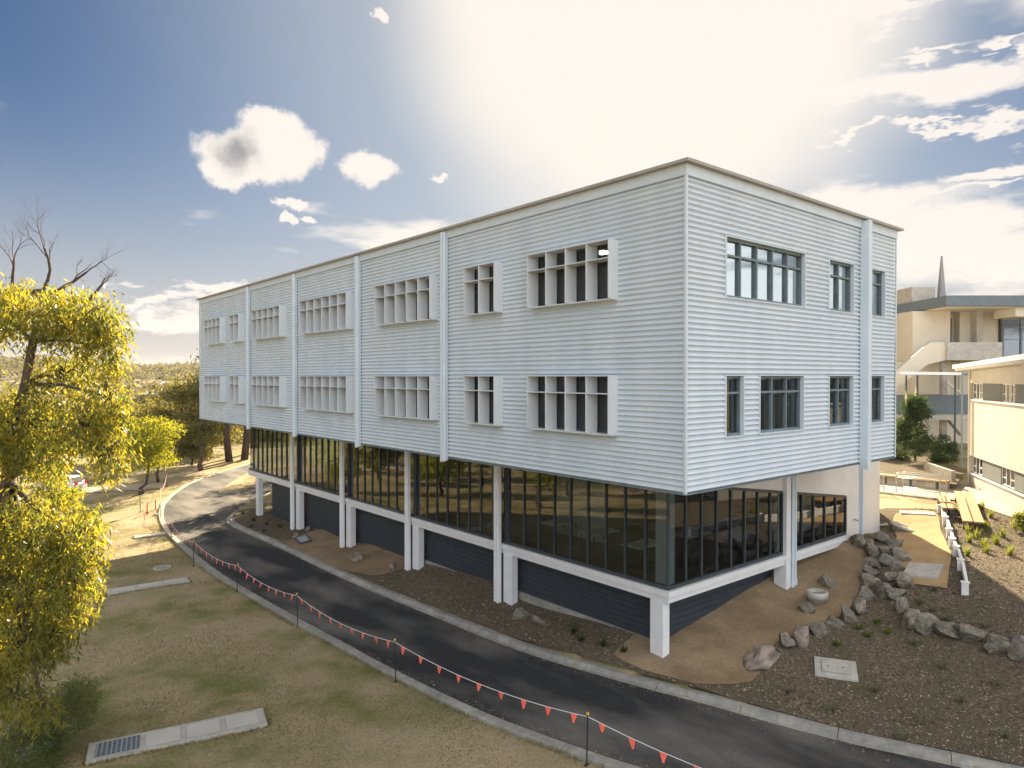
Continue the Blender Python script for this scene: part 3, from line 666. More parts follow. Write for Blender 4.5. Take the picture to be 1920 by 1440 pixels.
# things inside the ground floor
box('interior_column', white, B, 2.86, 3.26, 2.76, 3.18, 2.0, ZB - .03)
for i, (x, y, s_) in enumerate(((4.4, 4.9, 'nearest the glazed corner'), (4.6, 7.2, 'second from the glazed corner'), (7.0, 4.8, 'beside the short glazed side'), (4.7, 9.4, 'third from the glazed corner'))):
    t = empty('table', (x, y, 2.0), 'pale table inside the glazed ground floor, ' + s_, 'table', 'tables behind the ground floor glass')
    box('table_top', wallw, t, x - .7, x + .7, y - .4, y + .4, 2.70, 2.74)
    for a in (-.6, .6):
        for b in (-.32, .32): box('leg', darkfr, t, x + a - .02, x + a + .02, y + b - .02, y + b + .02, 2.0, 2.70)
pt = MB().box(5.6, 5.7, 7.9, 10.6, 2.0, 4.4).build('partition', wallw); tag(pt, 'pale freestanding partition seen through the ground floor glass', 'partition')

# ------------------------------------------------------------------ placing things on the ground
def spot(u, v, lift=0.0):
    a = (u - 960) / 1310; b = (720 - v) / 1310; p = math.atan(14 / 1310)
    d = FW * (math.cos(p) + b * math.sin(p)) + RT * a + Vector((0, 0, -math.sin(p) + b * math.cos(p)))
    t = 4.0
    for _ in range(900):
        q = CAM + d * t
        if q.z < G(q.x, q.y) + lift: break
        t += 0.1
    return (q.x, q.y)

# ------------------------------------------------------------------ garden on the right
path = wob([(11.25, -2.15), (11.45, -.45), (13.4, .35), (16, 1.25), (19.3, 2.6), (20.8, 1.55), (17.8, .2), (14.7, -1.15)], .03, .4)
tag(drape('sand_path', path, mat('path_sand', (0.40, 0.27, 0.14), (0.33, 0.22, 0.115), rough=.95, scale=1.4, bump=.25, bscale=14, spec=.1), .06, .3), kind='structure')
walk = [(23.8, 7.5), (23.8, 2.4), (24.2, 1.4), (22.2, -.7), (20.3, -2.7), (18.6, -4.8), (20.4, -6.4), (22.8, -2.4), (25, -.4), (28.2, 1.9), (30, 3), (30, 7.5)]
tag(drape('concrete_walkway', walk, mat('path_concrete', (.34, .315, .275), (.29, .27, .24), rough=.9, scale=1.5, bump=.2, fine=(5, .85, 1.1)), .06, .5), kind='structure')
wk = MB().box(23.62, 23.8, 2.5, 7.5, 1.3, 2.46).build('retaining_wall', conc); tag(wk, 'plain concrete retaining wall under the edge of the railed walkway', 'wall')
# boulders
def rock_mesh(seed):
    rnd = random.Random(seed); bm = bmesh.new(); bmesh.ops.create_icosphere(bm, subdivisions=3, radius=1)
    pl = []
    for _ in range(13):
        n = Vector((rnd.gauss(0, 1), rnd.gauss(0, 1), rnd.gauss(0, .8))).normalized(); pl.append((n, rnd.uniform(.46, .80)))
    for v in bm.verts:
        for n, d in pl:
            k = v.co.dot(n) - d
            if k > 0: v.co -= n * k * .96
        v.co += v.co.normalized() * (.10 * mnoise.noise(v.co * 2.3 + Vector((seed, 0, 0))) + .05 * mnoise.noise(v.co * 6.5 + Vector((seed, 3, 0))))
    me = bpy.data.meshes.new('boulder'); bm.to_mesh(me); bm.free(); return me
RM = [rock_mesh(i) for i in range(10)]
RMp = [m_.copy() for m_ in RM[:4]]
for m_ in RM: m_.materials.append(rockm)
for m_ in RMp: m_.materials.append(rockp)
def boulder(x, y, w, d, h, rz, label, group=None, pale=False, k=None, sink=.3, lift=0):
    me = random.choice(RMp if pale else RM) if k is None else (RMp if pale else RM)[k]
    o = bpy.data.objects.new('boulder', me); col.objects.link(o)
    o.location = (x, y, G(x, y) + h * .5 * (1 - sink * 1.4) + lift); o.scale = (w * .60, d * .60, h * .64); o.rotation_euler = (random.uniform(-.2, .2), random.uniform(-.2, .2), rz)
    tag(o, label, 'boulder', group)
rw = random.Random(3)
ORDN = 'first second third fourth fifth sixth seventh eighth ninth tenth eleventh twelfth thirteenth fourteenth fifteenth sixteenth seventeenth'.split()
boulder(*spot(1430, 1243), 1.7, .85, .5, -.15, 'large flat pale boulder at the foot of the sand slope, nearest the road', None, True, 0)
boulder(*spot(1473, 1214), .62, .5, .5, .8, 'small dark rounded boulder between two pale ones at the sand edge')
boulder(*spot(1502, 1204), .85, .7, .6, .4, 'pale blotchy boulder second largest along the sand edge', None, True, 1)
low = [(1535, 1186), (1566, 1172), (1590, 1158), (1612, 1142), (1622, 1118), (1628, 1096), (1632, 1076), (1636, 1058), (1640, 1040), (1630, 1024), (1606, 1016)]
for i, (u, v) in enumerate(low):
    x, y = spot(u, v + 6); boulder(x, y, rw.uniform(.62, .85), rw.uniform(.5, .68), rw.uniform(.42, .58), rw.uniform(0, 3), 'dark grey boulder edging the sand slope, %s in the row counting up from the road' % ORDN[i], 'boulders edging the sand slope')
upr = [(1655, 1012), (1676, 1022), (1662, 1036), (1684, 1046), (1663, 1056), (1683, 1070), (1668, 1086), (1690, 1094), (1655, 1110), (1676, 1116), (1690, 1142)]
for i, (u, v) in enumerate(sorted(upr, key=lambda q: q[1])):
    x, y = spot(u, v + 6); boulder(x, y, rw.uniform(.62, .85), rw.uniform(.5, .68), rw.uniform(.42, .55), rw.uniform(0, 3), 'grey boulder in the rock bank beside the sand path, %s counting down the picture' % ORDN[i], 'boulders piled beside the sand path')
top = [(1706, 1170), (1738, 1186), (1775, 1190), (1822, 1206), (1874, 1226), (1916, 1238), (1955, 1250), (1998, 1262)]
names_ = ['first', 'second', 'third', 'fourth', 'fifth', 'sixth', 'seventh', 'eighth']
for i, (u, v) in enumerate(top):
    x, y = spot(u, v); boulder(x, y, rw.uniform(.75, .98), rw.uniform(.6, .75), rw.uniform(.5, .66), rw.uniform(0, 3), 'dark boulder, %s from the left in the row curving below the white sleepers' % names_[i], 'boulders below the white sleepers')
boulder(*spot(1550, 1100), .75, .6, .45, 1, 'rough grey boulder on the sand behind the round pipe collar')
boulder(*spot(1512, 1150), .55, .5, .45, 2, 'small white flecked boulder on the sand in front of the round pipe collar')
for u, v, w, pale, lab in ((554, 1008, .5, 1, 'small pale boulder left of the grey lid beside the posts'), (578, 996, .55, 1, 'small pale boulder at the foot of the second post from the far end'),
                       (668, 1052, .8, 1, 'flat pale rock lying on the sand between the posts'), (735, 1068, .6, 1, 'pale upright rock at the edge of the sand between the posts'), (975, 1160, .7, 0, 'dull rounded rock in the mulch beside the post nearest the middle'), (1010, 1172, .6, 0, 'dull half buried rock in the mulch right of its neighbour')):
    boulder(*spot(u, v), w, w * .7, w * .6, rw.uniform(0, 3), lab, None, bool(pale))
# pit lids and collars
def slab(name, label, cat, c, L_, W_, rz, h, m, lid=None, holes=()):
    x, y = c; z = G(x, y); t = empty(name, (x, y, z), label, cat) #max(G(x + L_ * .5 * i_ * math.cos(rz) - W_ * .5 * j_ * math.sin(rz), y + L_ * .5 * i_ * math.sin(rz) + W_ * .5 * j_ * math.cos(rz)) for i_ in (-1, 0, 1) for j_ in (-1, 0, 1)) + .01; t = empty(name, (x, y, z), label, cat)
    ca, sa = math.cos(rz), math.sin(rz); gh = lambda i_, j_: G(x + L_ * .5 * i_ * ca - W_ * .5 * j_ * sa, y + L_ * .5 * i_ * sa + W_ * .5 * j_ * ca)
    a = Vector((ca, sa, (gh(1, 0) - gh(-1, 0)) / L_)).normalized(); b = Vector((-sa, ca, (gh(0, 1) - gh(0, -1)) / W_)).normalized()
    z = (gh(1, 0) + gh(-1, 0) + gh(0, 1) + gh(0, -1) + 2 * gh(0, 0)) / 6 + .035; o = Vector((x, y, z))
    MB().obox(o - a * L_ / 2 - b * W_ / 2 + Vector((0, 0, -.3)), a * L_, b * W_, (0, 0, h + .3)).build('surround', m, t, bevel=.008)
    return t, o, a, b, z + h
t, o, a, b, z = slab('pit_cover', 'cream rectangular pit cover lying in the shaded mulch near the road', 'pit cover', (5.65, -1.13), 1.12, 1.0, rad(-62), .06, concp)
MB().obox(o - a * .38 - b * .3 + Vector((0, 0, .062)), a * .76, b * .6, (0, 0, .012)).build('lid', mat('lid_edge', (.30, .28, .24), rough=.9), t)
MB().obox(o - a * .365 - b * .285 + Vector((0, 0, .075)), a * .73, b * .57, (0, 0, .014)).build('lid_top', concp, t)
for s_ in (-.2, .2): MB().lathe(tuple(o + a * s_ + Vector((0, 0, .09))), [(.028, 0), (.028, .006)], 8).build('lifting_hole', darkfr, t)
t, o, a, b, z = slab('pit_cover', 'pale pit lid with two holes set into the end of the sand path', 'pit cover', (12.2, -1.1), 1.15, 1.1, rad(8), .10, concp)
for s_ in (-.22, .22): MB().lathe(tuple(o + b * s_ * 1 + Vector((0, 0, .10))), [(.03, 0), (.03, .006)], 8).build('lifting_hole', darkfr, t)
t, o, a, b, z = slab('pit_cover', 'thin pale slab lying where the sand path meets the walkway wall', 'pit cover', spot(1720, 965), 1.4, .5, rad(-60), .07, concp)
t, o, a, b, z = slab('pit_cover', 'grey lid in a dark frame beside the posts at the far end', 'pit cover', spot(568, 1015), 1.2, .7, rad(80), .10, darkfr)
MB().obox(o - a * .5 - b * .25 + Vector((0, 0, .102)), a * 1.0, b * .5, (0, 0, .015)).build('lid', mat('lid_grey', (.34, .37, .38), rough=.6), t)
def collar(c, r, h, label, tilt=0.0):
    x, y = c; z = G(x, y); t = empty('pipe_collar', (x, y, z), label, 'pipe collar')
    MB().lathe((x, y, z - .1), [(r * .72, 0), (r * .8, .1 + h * .45), (r, .1 + h * .5), (r * 1.02, .1 + h * .85), (r * .96, .1 + h), (r * .74, .1 + h), (r * .7, .1 + h * .9), (r * .68, .1 + h * .72)], 24).build('ring', concp, t, True)
    MB().lathe((x, y, z - .1), [(r * .675, .1 + h * .60), (r * .675, .1 + h * .74)], 20).build('mesh_cover', rockp, t)
    t.rotation_euler = (tilt, tilt * .6, 0); return t
collar(spot(1532, 1132), .36, .42, 'cream round pipe collar standing on the sand slope')
collar(spot(1693, 996), .55, .22, 'pale round collar tilted in the mulch beside the sand path', .28)
collar(spot(1640, 985), .55, .12, 'pale round collar beside the end wall, half hidden by the building')
# white sleeper retaining wall stepping down beside the sand path
WP = [(20.8, 1.25), (18.86, .39), (17.2, -.3), (15.82, -.85), (14.5, -1.4), (12.92, -2.05), (11.1, -2.75)]
wt = empty('sleeper_wall', (15.8, -.85, G(15.8, -.85)), 'white low sleeper wall with posts stepping down beside the sand path', 'retaining wall')
whites = mat('white_sleeper', (.70, .68, .66), (.62, .60, .58), rough=.8, scale=2.5, bump=.2)
for i, (x, y) in enumerate(WP):
    g = G(x, y); d = (Vector(WP[min(i + 1, 6)]) - Vector(WP[max(i - 1, 0)])).normalized(); n = Vector((-d.y, d.x))
    d3 = Vector((d.x, d.y, 0)); n3 = Vector((n.x, n.y, 0)); hh = .40
    o = Vector((x, y, g - .3)) - d3 * .08 - n3 * .12
    p_ = MB().obox(o, d3 * .16, n3 * .20, (0, 0, hh + .3)).build('post', whites, wt)
    MB().obox(Vector((x, y, g + hh)) - d3 * .10 - n3 * .14, d3 * .20, n3 * .25, (0, 0, .03)).build('cap', whites, p_)
    if i < 6:
        x2, y2 = WP[i + 1]; g2_ = G(x2, y2); dd = Vector((x2 - x, y2 - y, 0)); dl = dd.length; u_ = dd / dl; w_ = Vector((-u_.y, u_.x, 0))
        for k in range(2):
            a0_ = Vector((x, y, g - .06 + k * .205)) + u_ * .11 + w_ * .0
            MB().obox(a0_, dd - u_ * .22 + Vector((0, 0, g2_ - g)), w_ * .09, (0, 0, .195)).build('sleeper', whites, wt)
# timber platforms
def bench(P, Qp, w, n, label, h=.42, m=timber):
    P = Vector((*P, G(*P) + h)); Qp = Vector((*Qp, G(*Qp) + h)); d = (Qp - P); u_ = d.normalized(); n_ = Vector((-u_.y, u_.x, 0)).normalized()
    t = empty('timber_bench', (P.x, P.y, G(P.x, P.y)), label, 'bench')
    for k in range(n): MB().obox(P + n_ * (w / n * k + .02), d, n_ * (w / n - .05), (0, 0, .07)).build('plank', m, t)
    for s_ in (.04, .5, .93):
        for q_ in (0.05, w - .17):
            o = P + d * s_ + n_ * q_; g = G(o.x, o.y); MB().obox(Vector((o.x, o.y, g - .1)), u_ * .12, n_ * .12, (0, 0, o.z - g + .1)).build('leg', darkfr, t)
    return t
bench((24.0, 1.75), (18.3, -.4), .8, 2, 'long timber bench of two wide planks beside the concrete walkway')
bench((22.9, 2.15), (21.2, 1.45), .5, 3, 'short timber bench at the top of the sleeper wall')
bench((20.9, 1.32), (20.0, .95), .5, 2, 'small timber step seat below the short bench on the sleeper wall')
# railing hoops
def railing(P, Qp, label, h=1.0):
    P = Vector((*P, G(*P) + .05)); Qp = Vector((*Qp, G(*Qp) + .05)); t = empty('handrail', tuple(P), label, 'railing')
    r = .12; U = (Qp - P).normalized()
    arc = [P, P + Vector((0, 0, h - r)), P + Vector((0, 0, h)) * .985 + U * r * .3, P + Vector((0, 0, h)) + U * r, Qp + Vector((0, 0, h)) - U * r, Qp + Vector((0, 0, h * .985)) - U * r * .3, Qp + Vector((0, 0, h - r)), Qp]
    MB().tube(arc, .028, 8).build('top_rail', steel, t, True)
    for z in (.78, .22): MB().tube([P + Vector((0, 0, z)), Qp + Vector((0, 0, z))], .02, 8).build('rail', steel, t, True)
    return t
railing((24.15, 4.45), (24.3, 2.45), 'galvanised handrail hoop on the near edge of the walkway'); railing((24.75, 4.35), (24.9, 2.35), 'galvanised handrail hoop just behind the nearer one')
railing((24.15, 7.2), (24.15, 5.05), 'galvanised handrail partly hidden by the end wall')
# seat wall with timber top and garden behind
sw = empty('seat_wall', (27, 4.8, G(27, 4.8)), 'low concrete seat wall with a timber top behind the handrails', 'seat wall')
box('wall', conc, sw, 26.6, 27.0, 2.9, 9.0, 2.0, 2.88); box('timber_top', timber, sw, 26.5, 27.1, 2.9, 9.0, 2.88, 2.97)
for y in (3.3, 4.6, 5.9): box('bracket', darkfr, sw, 26.56, 26.6, y, y + .12, 2.45, 2.88)
gb = [(27.1, 2.6), (27.1, 12), (36, 14), (37, 7), (33, 4)]
tag(drape('raised_bed', gb, mulch, .35, .8), kind='structure')
rb = MB().obox((28.2, 3.0, 2.0), (3.4, 2.6, 0), (-.12, .16, 0), (0, 0, 1.35)).build('garden_wall', conc); tag(rb, 'grey concrete garden wall between the seat wall and the cream building', 'wall')

# ------------------------------------------------------------------ cream building at the right edge
K = Vector((29.4, 2.7, 0)); DU = Vector((-.852, -.524, 0)).normalized(); DN = Vector((DU.y, -DU.x, 0)) * -1
if DN.dot(Vector((.552, -.899, 0))) < 0: DN = -DN
CB = empty('cream_building', (K.x, K.y, 2.4), 'two storey cream building with a white sloping roof at the right edge', 'building')
def cb(name, m, s0, s1, n0, n1, z0, z1, parent=None):
    return MB().obox(K + DU * s0 + DN * n0 + Vector((0, 0, z0)), DU * (s1 - s0), DN * (n1 - n0), (0, 0, z1 - z0)).build(name, m, parent or CB)
LB = 15.0
cb('core', inner, .3, LB, .3, 8, 2.0, 8.3)
for i in range(12):
    s0, s1 = i * 1.25, (i + 1) * 1.25 - .012
    cb('wall_panel', creamb, s0, s1, 0, .28, 1.8, 3.25); cb('wall_panel', creamb, s0, s1, 0, .28, 4.15, 7.25); cb('wall_panel', creamb, s0, s1, 0, .28, 8.12, 8.80 + s0 * .028)
cb('end_wall', creamb, -.05, 0, -.02, 8, 1.8, 8.75)
for z0, z1, sill in ((7.25, 8.12, 7.25), (3.25, 4.15, 3.25)):
    s = 0.15
    while s < LB:
        w = cb('window', white, s, min(s + 1.75, LB), .10, .16, z0, z0 + .05)
        cb('frame', white, s, s + 1.75, .10, .16, z1 - .05, z1, w)
        for k in range(4): cb('frame', white, s + k * .567, s + k * .567 + .05, .098, .162, z0 + .05, z1 - .05, w)
        for k in range(3):
            cb('pane', g_far, s + .05 + k * .567, s + .567 + k * .567, .125, .135, z0 + .05, z1 - .05, w)
            if k != 1: cb('transom', white, s + .05 + k * .567, s + .567 + k * .567, .10, .16, z0 + .36, z0 + .40, w)
        cb('grey_panel', greyp, s + 1.76, min(s + 4.6, LB), .06, .2, z0 + .002, z1 - .002); s += 4.62
    cb('sill', white, 0, LB, -.05, .12, sill - .09, sill)
for i in range(4):
    s0 = -.75 + i * (LB + .75) / 4; s1 = -.75 + (i + 1) * (LB + .75) / 4 - .01
    MB().obox(K + DU * s0 - DN * .55 + Vector((0, 0, 8.80 + s0 * .028)), DU * (s1 - s0) + Vector((0, 0, (s1 - s0) * .028)), DN * 9, (0, 0, .30)).build('roof_length', white, CB)
    MB().obox(K + DU * s0 - DN * .68 + Vector((0, 0, 8.92 + s0 * .028)), DU * (s1 - s0) + Vector((0, 0, (s1 - s0) * .028)), DN * .128, (0, 0, .22)).build('gutter_length', white, CB)
MB().tube([tuple(K + DU * .12 - DN * .08 + Vector((0, 0, 2.2))), tuple(K + DU * .12 - DN * .08 + Vector((0, 0, 8.8)))], .05, 8).build('downpipe', creamb, CB)

# ------------------------------------------------------------------ far cream building behind
FB = empty('far_building', vr(38, 58, 2.6), 'two storey cream building with blue grey fascia, balcony, stair and spire', 'building')
def fb(name, m, r0, r1, d0, d1, z0, z1, parent=None):
    o = Vector(vr(r0, d0, z0)); return MB().obox(o, RT * (r1 - r0), FW * (d1 - d0), (0, 0, z1 - z0)).build(name, m, parent or FB)
rf = fb('roof', fascia, 33.9, 62, 54.6, 78, 13.98, 14.80)
fb('soffit', cream, 34.2, 61.5, 55.0, 77, 13.86, 13.975)
fb('roof_box', concp, 34.0, 36.0, 59.5, 64, 14.805, 16.1, rf)
MB().add([vr(35.5, 58.0, 14.81), vr(36.0, 58.0, 14.81), vr(36.0, 58.5, 14.81), vr(35.5, 58.5, 14.81), vr(35.71, 58.2, 18.5), vr(35.80, 58.2, 18.5), vr(35.80, 58.3, 18.5), vr(35.71, 58.3, 18.5)],
         [(3, 2, 1, 0), (4, 5, 6, 7), (0, 1, 5, 4), (1, 2, 6, 5), (2, 3, 7, 6), (3, 0, 4, 7)]).build('spire', mat('spire_grey', (.27, .26, .27), rough=.7), rf)
fb('wall', cream, 33.0, 36.1, 57.6, 60, 7.0, 13.86); fb('wall', cream, 36.1, 37.4, 59.2, 59.5, 7.0, 13.86)
fb('doorway', inner, 36.3, 37.2, 59.15, 59.195, 10.3, 13.4); fb('wall', cream, 37.4, 40.6, 58.4, 59.6, 7.0, 13.86); fb('column', concp, 38.3, 38.8, 57.6, 58.39, 9.7, 13.86)
fb('beam_end', cream, 39.6, 41.2, 55.0, 57.5, 13.2, 13.855)
fb('glass_back', inner, 40.7, 60, 64, 64.2, 2.5, 13.86)
for i in range(8):
    r0 = 40.7 + i * 1.5
    w = fb('glazing', bluefr, r0, r0 + .14, 58.0, 58.2, 7.0, 13.855)
    for z0, z1 in ((7.0, 9.4), (9.46, 11.5), (11.56, 13.0), (13.06, 13.85)):
        fb('pane', g_far, r0 + .142, r0 + 1.498, 58.08, 58.1, z0, z1, w); fb('bar', bluefr, r0 + .142, r0 + 1.498, 58.02, 58.18, z0 - .058, z0 - .002, w)
fb('wall', conc, 30, 33.0, 62, 62.4, 7, 13.8)
fb('dark_window', g_far, 30.2, 32.9, 61.9, 61.95, 10.6, 13.0)
# balcony and stair
fb('balcony_front', concp, 34.0, 38.3, 54.6, 54.8, 9.75, 11.15); fb('balcony_side', cream, 34.0, 34.2, 54.81, 60, 9.75, 11.15); fb('balcony_floor', concp, 34.2, 38.3, 54.81, 59, 9.75, 9.95)
MB().prism([vr(34.0, 54.9, 9.75), vr(34.0, 54.9, 11.15), vr(32.8, 54.9, 11.15), vr(29.8, 54.9, 8.6), vr(29.8, 54.9, 7.2), vr(32.6, 54.9, 9.4)], tuple(FW * .2)).build('stair_side', cream, FB)
MB().tube([vr(29.8, 54.85, 8.75), vr(32.8, 54.85, 11.3), vr(34.0, 54.85, 11.32)], .03, 6).build('stair_rail', steel, FB)
fb('lower_wall', cream, 29.5, 34.2, 58.0, 58.3, 2.6, 9.7); fb('lower_wall', cream, 34.2, 40.7, 58.5, 58.8, 2.6, 9.7)
fb('column', conc, 34.0, 34.4, 55.2, 55.6, 2.6, 9.75)
fb('spandrel', fascia, 29.5, 40, 54.0, 54.2, 5.55, 7.05); fb('spandrel_base', concp, 29.5, 40, 54.05, 54.25, 5.1, 5.545)
MB().obox(vr(34.4, 56, 5.6), RT * 1.6 + Vector((0, 0, -1.9)), FW * .2, (0, 0, .22)).build('stair_string', greyp, FB)
MB().obox(vr(34.4, 56, 8.3), RT * 2.4 + Vector((0, 0, -1.9)), FW * .2, (0, 0, .22)).build('stair_string', cream, FB)
cn = empty('awning', vr(31.5, 50, 2.6), 'flat pale awning on slim posts in front of the far cream building', 'awning')
MB().obox(vr(27.5, 49.5, 8.62), RT * 4.4 + Vector((0, 0, -.05)), FW * 4, (0, 0, .20)).build('canopy', white, cn); MB().obox(vr(31.905, 49.52, 8.56), RT * 2.2, FW * 3.9, (0, 0, .12)).build('canopy_edge', fascia, cn)
for r in (28.2, 29.0, 31.7): MB().obox(vr(r, 50, 2.6), RT * .09, FW * .09, (0, 0, 5.95)).build('post', darkfr, cn)
pl = empty('light_pole', vr(27.9, 43.3, 2.4), 'thin dark pole standing left of the cream building', 'pole')
o = vr(27.9, 43.3, 2.3); MB().tube([o, (o[0], o[1], 9.3)], [.06, .05], 8).build('shaft', bluefr, pl); MB().lathe((o[0], o[1], 2.35), [(.14, 0), (.14, .12), (.07, .2)], 10).build('base', bluefr, pl)
# ------------------------------------------------------------------ lawn details, bunting, signs, car
def pitrow(name, label, c, L_, W_, rz, panels, grate):
    t, o, a, b, z = slab(name, label, 'drain pit', c, L_, W_, rz, .05, concp)
    n = len(panels); s = -L_ / 2 + .12; free = L_ - .24; tot = sum(panels); seam = mat('lid_edge', (.30, .28, .24))
    for i, p in enumerate(panels):
        w = free * p / tot - .12; q = o + a * (s + .06) - b * (W_ / 2 - .14) + Vector((0, 0, .0515))
        if grate and i == 0:
            MB().obox(q, a * w, b * (W_ - .28), (0, 0, .004)).build('grate_well', darkfr, t)
            for k in range(9): MB().obox(q + a * (w * k / 9 + .01) + Vector((0, 0, .0045)), a * .035, b * (W_ - .28), (0, 0, .02)).build('grate_bar', steel, t)
            for k in range(7): MB().obox(q + b * ((W_ - .3) * k / 6) + Vector((0, 0, .0048)), a * w, b * .018, (0, 0, .014)).build('grate_bar', steel, t)
        else:
            MB().obox(q, a * w, b * (W_ - .28), (0, 0, .004)).build('lid_seam', seam, t); MB().obox(q + a * .012 + b * .012 + Vector((0, 0, .0045)), a * (w - .024), b * (W_ - .304), (0, 0, .012)).build('lid', mat('lid_panel', (.50, .46, .41), (.45, .415, .37), rough=.85, scale=1.2), t)
        s += free * p / tot
    return t
pitrow('drain_pit', 'long pale drain pit with a steel grate in the lawn at the bottom left', (-9.5, 8.72), 4.15, 1.0, rad(-13.5), (1.15, 1, 1, 1), True)
pitrow('drain_pit', 'plain pale three lid drain pit further up the lawn', (-6.86, 24.1), 3.3, .85, rad(-4.5), (1, 1, 1), False)
t = empty('manhole', (-5.53, 27.4, G(-5.53, 27.4)), 'round manhole cover with a pale rim in the lawn', 'manhole')
MB().lathe((-5.53, 27.4, G(-5.53, 27.4) - .08), [(.42, 0), (.42, .13), (.33, .135)], 24).build('rim', concp, t); MB().lathe((-5.53, 27.4, G(-5.53, 27.4) + .03), [(.33, 0), (.325, .03)], 24).build('lid', conc, t)
t, o, a, b, z = slab('drain_slab', 'short concrete drain slab joining the kerb at the bend', 'drain slab', (-4.1, 36.3), 1.7, .7, rad(-12), .04, concp)
t, o, a, b, z = slab('drain_slab', 'pale drain slab beside the lawn kerb at the bottom edge', 'drain slab', (-2.75, -.62), 1.0, .55, rad(-72), .05, concp)
t, o, a, b, z = slab('drain_slab', 'white slab lying half hidden behind the bush at the bottom left', 'drain slab', (-12.45, 10.7), .9, .7, rad(20), .08, white)
# bunting
ST = [(1.87, 57.0), (-.95, 47.4), (-2.3, 41.5), (-3.6, 33.4), (-4.24, 26.7), (-4.15, 20.5), (-3.98, 14.35), (-3.8, 7.58), (-2.86, .62), (-1.6, -6.2)]
TOPS = []
ORD = ['farthest', 'second farthest', 'third farthest', 'fourth farthest', 'fifth farthest', 'fifth nearest', 'fourth nearest', 'third nearest', 'second nearest', 'nearest']
for i, (x, y) in enumerate(ST):
    g = G(x, y); h = 1.22 + .05 * math.sin(i * 2.1); lx = .05 * math.sin(i * 1.7)
    t = empty('stake', (x, y, g), 'thin black bunting stake with a yellow cap, %s along the lawn kerb' % ORD[i], 'stake', 'bunting stakes along the lawn kerb')
    MB().tube([(x, y, g - .15), (x + lx, y, g + h)], .017, 6).build('shaft', black, t); MB().tube([(x + lx, y, g + h), (x + lx, y, g + h + .045)], .032, 8).build('cap', yellow, t)
    MB().tube([(x - .05, y, g + .02), (x + .05, y, g + .02)], .03, 6).build('foot', black, t)
    TOPS.append(Vector((x + lx, y, g + h - .05)))
bn = empty('bunting', tuple(TOPS[4]), 'long line of coral triangular flags strung between black stakes', 'bunting')
rf_ = random.Random(5)
for i in range(len(TOPS) - 1):
    p, q = TOPS[i], TOPS[i + 1]; Ln = (q - p).length; sag = .035 * Ln * (1.0 if i != 2 else 1.9)
    f = lambda t_: p.lerp(q, t_) - Vector((0, 0, 4 * sag * t_ * (1 - t_)))
    MB().tube([f(k / 14) for k in range(15)], .009, 4).build('cord', cordm, bn)
    n = int(Ln / .74)
    for k in range(n):
        t_ = (k + .5) / n; c = f(t_); d = (f(t_ + .01) - f(t_ - .01)).normalized(); sw_ = rf_.uniform(-.35, .35)
        pn = Vector((-d.y, d.x, 0)).normalized(); dn = (Vector((0, 0, -1)) + pn * sw_ * .6 + d * rf_.uniform(-.25, .15)).normalized()
        w = .095; hgt_ = rf_.uniform(.19, .235); tip = c + dn * hgt_ + pn * rf_.uniform(-.04, .04)
        MB().prism([c - d * w, c + d * w, tip + d * .022, tip - d * .022], tuple(pn * .004)).build('flag', coral, bn)
    if i >= 2: 
        c = q + Vector((0, 0, -.02)); MB().prism([c + Vector((-.02, 0, .05)), c + Vector((.05, .06, .05)), c + Vector((.03, .02, -.2))], (.004, 0, 0)).build('flag', coral, bn)
# loose bit of bunting under the overhang, tied to the corner glazing
b2 = empty('bunting_end', (2.5, 2.4, 5.35), 'short scrap of coral bunting hanging at the glazed corner', 'bunting')
P0, P1 = Vector((2.53, 2.44, 5.12)), Vector((3.5, 2.38, 5.42))
MB().tube([P0, P0.lerp(P1, .5) - Vector((0, 0, .03)), P1], .008, 4).build('cord', cordm, b2)
for t_ in (.12, .5, .85):
    c = P0.lerp(P1, t_); MB().prism([c - Vector((.09, 0, 0)), c + Vector((.09, 0, 0)), c + Vector((.02, -.02, -.2))], (0, .004, 0)).build('flag', coral, b2)
# marker post and red pipe beside the bend
x, y = -2.75, 45.3; g = G(x, y); t = empty('marker_post', (x, y, g), 'slim post with a dark square head beside the road bend', 'post')
MB().tube([(x, y, g - .1), (x, y, g + 1.45)], .04, 8).build('shaft', steel, t); MB().box(x - .11, x + .11, y - .11, y + .11, g + 1.3, g + 1.62).build('head', darkcl, t); MB().box(x - .07, x + .07, y - .135, y - .111, g + 1.36, g + 1.56).build('plate', darkfr, t)
t = empty('red_pipe', (-2.4, 44.6, G(-2.4, 44.6)), 'bent red water pipe low in the grass beside the marker post', 'pipe')
redm = mat('red_pipe_paint', (.42, .05, .025), rough=.6); g = G(-2.4, 44.6)
MB().tube([(-2.6, 43.9, g - .1), (-2.6, 43.9, g + .75), (-2.55, 44.0, g + .85), (-1.75, 45.4, g + .85), (-1.7, 45.5, g + .75), (-1.7, 45.5, g - .1)], .032, 8).build('pipe_bend', redm, t, True); MB().tube([(-2.6, 43.9, g + .12), (-2.6, 43.9, g + .24)], .09, 10).build('flange', redm, t)
t = empty('valve_box', (-2.2, 43.2, G(-2.2, 43.2)), 'small pale valve cap in the grass near the red pipe', 'valve')
MB().lathe((-2.2, 43.2, G(-2.2, 43.2) - .05), [(.16, 0), (.17, .1), (.12, .2), (.03, .22)], 12).build('dome', concp, t); MB().lathe((-2.2, 43.2, G(-2.2, 43.2) - .05), [(.24, 0), (.24, .07)], 12).build('base', conc, t)
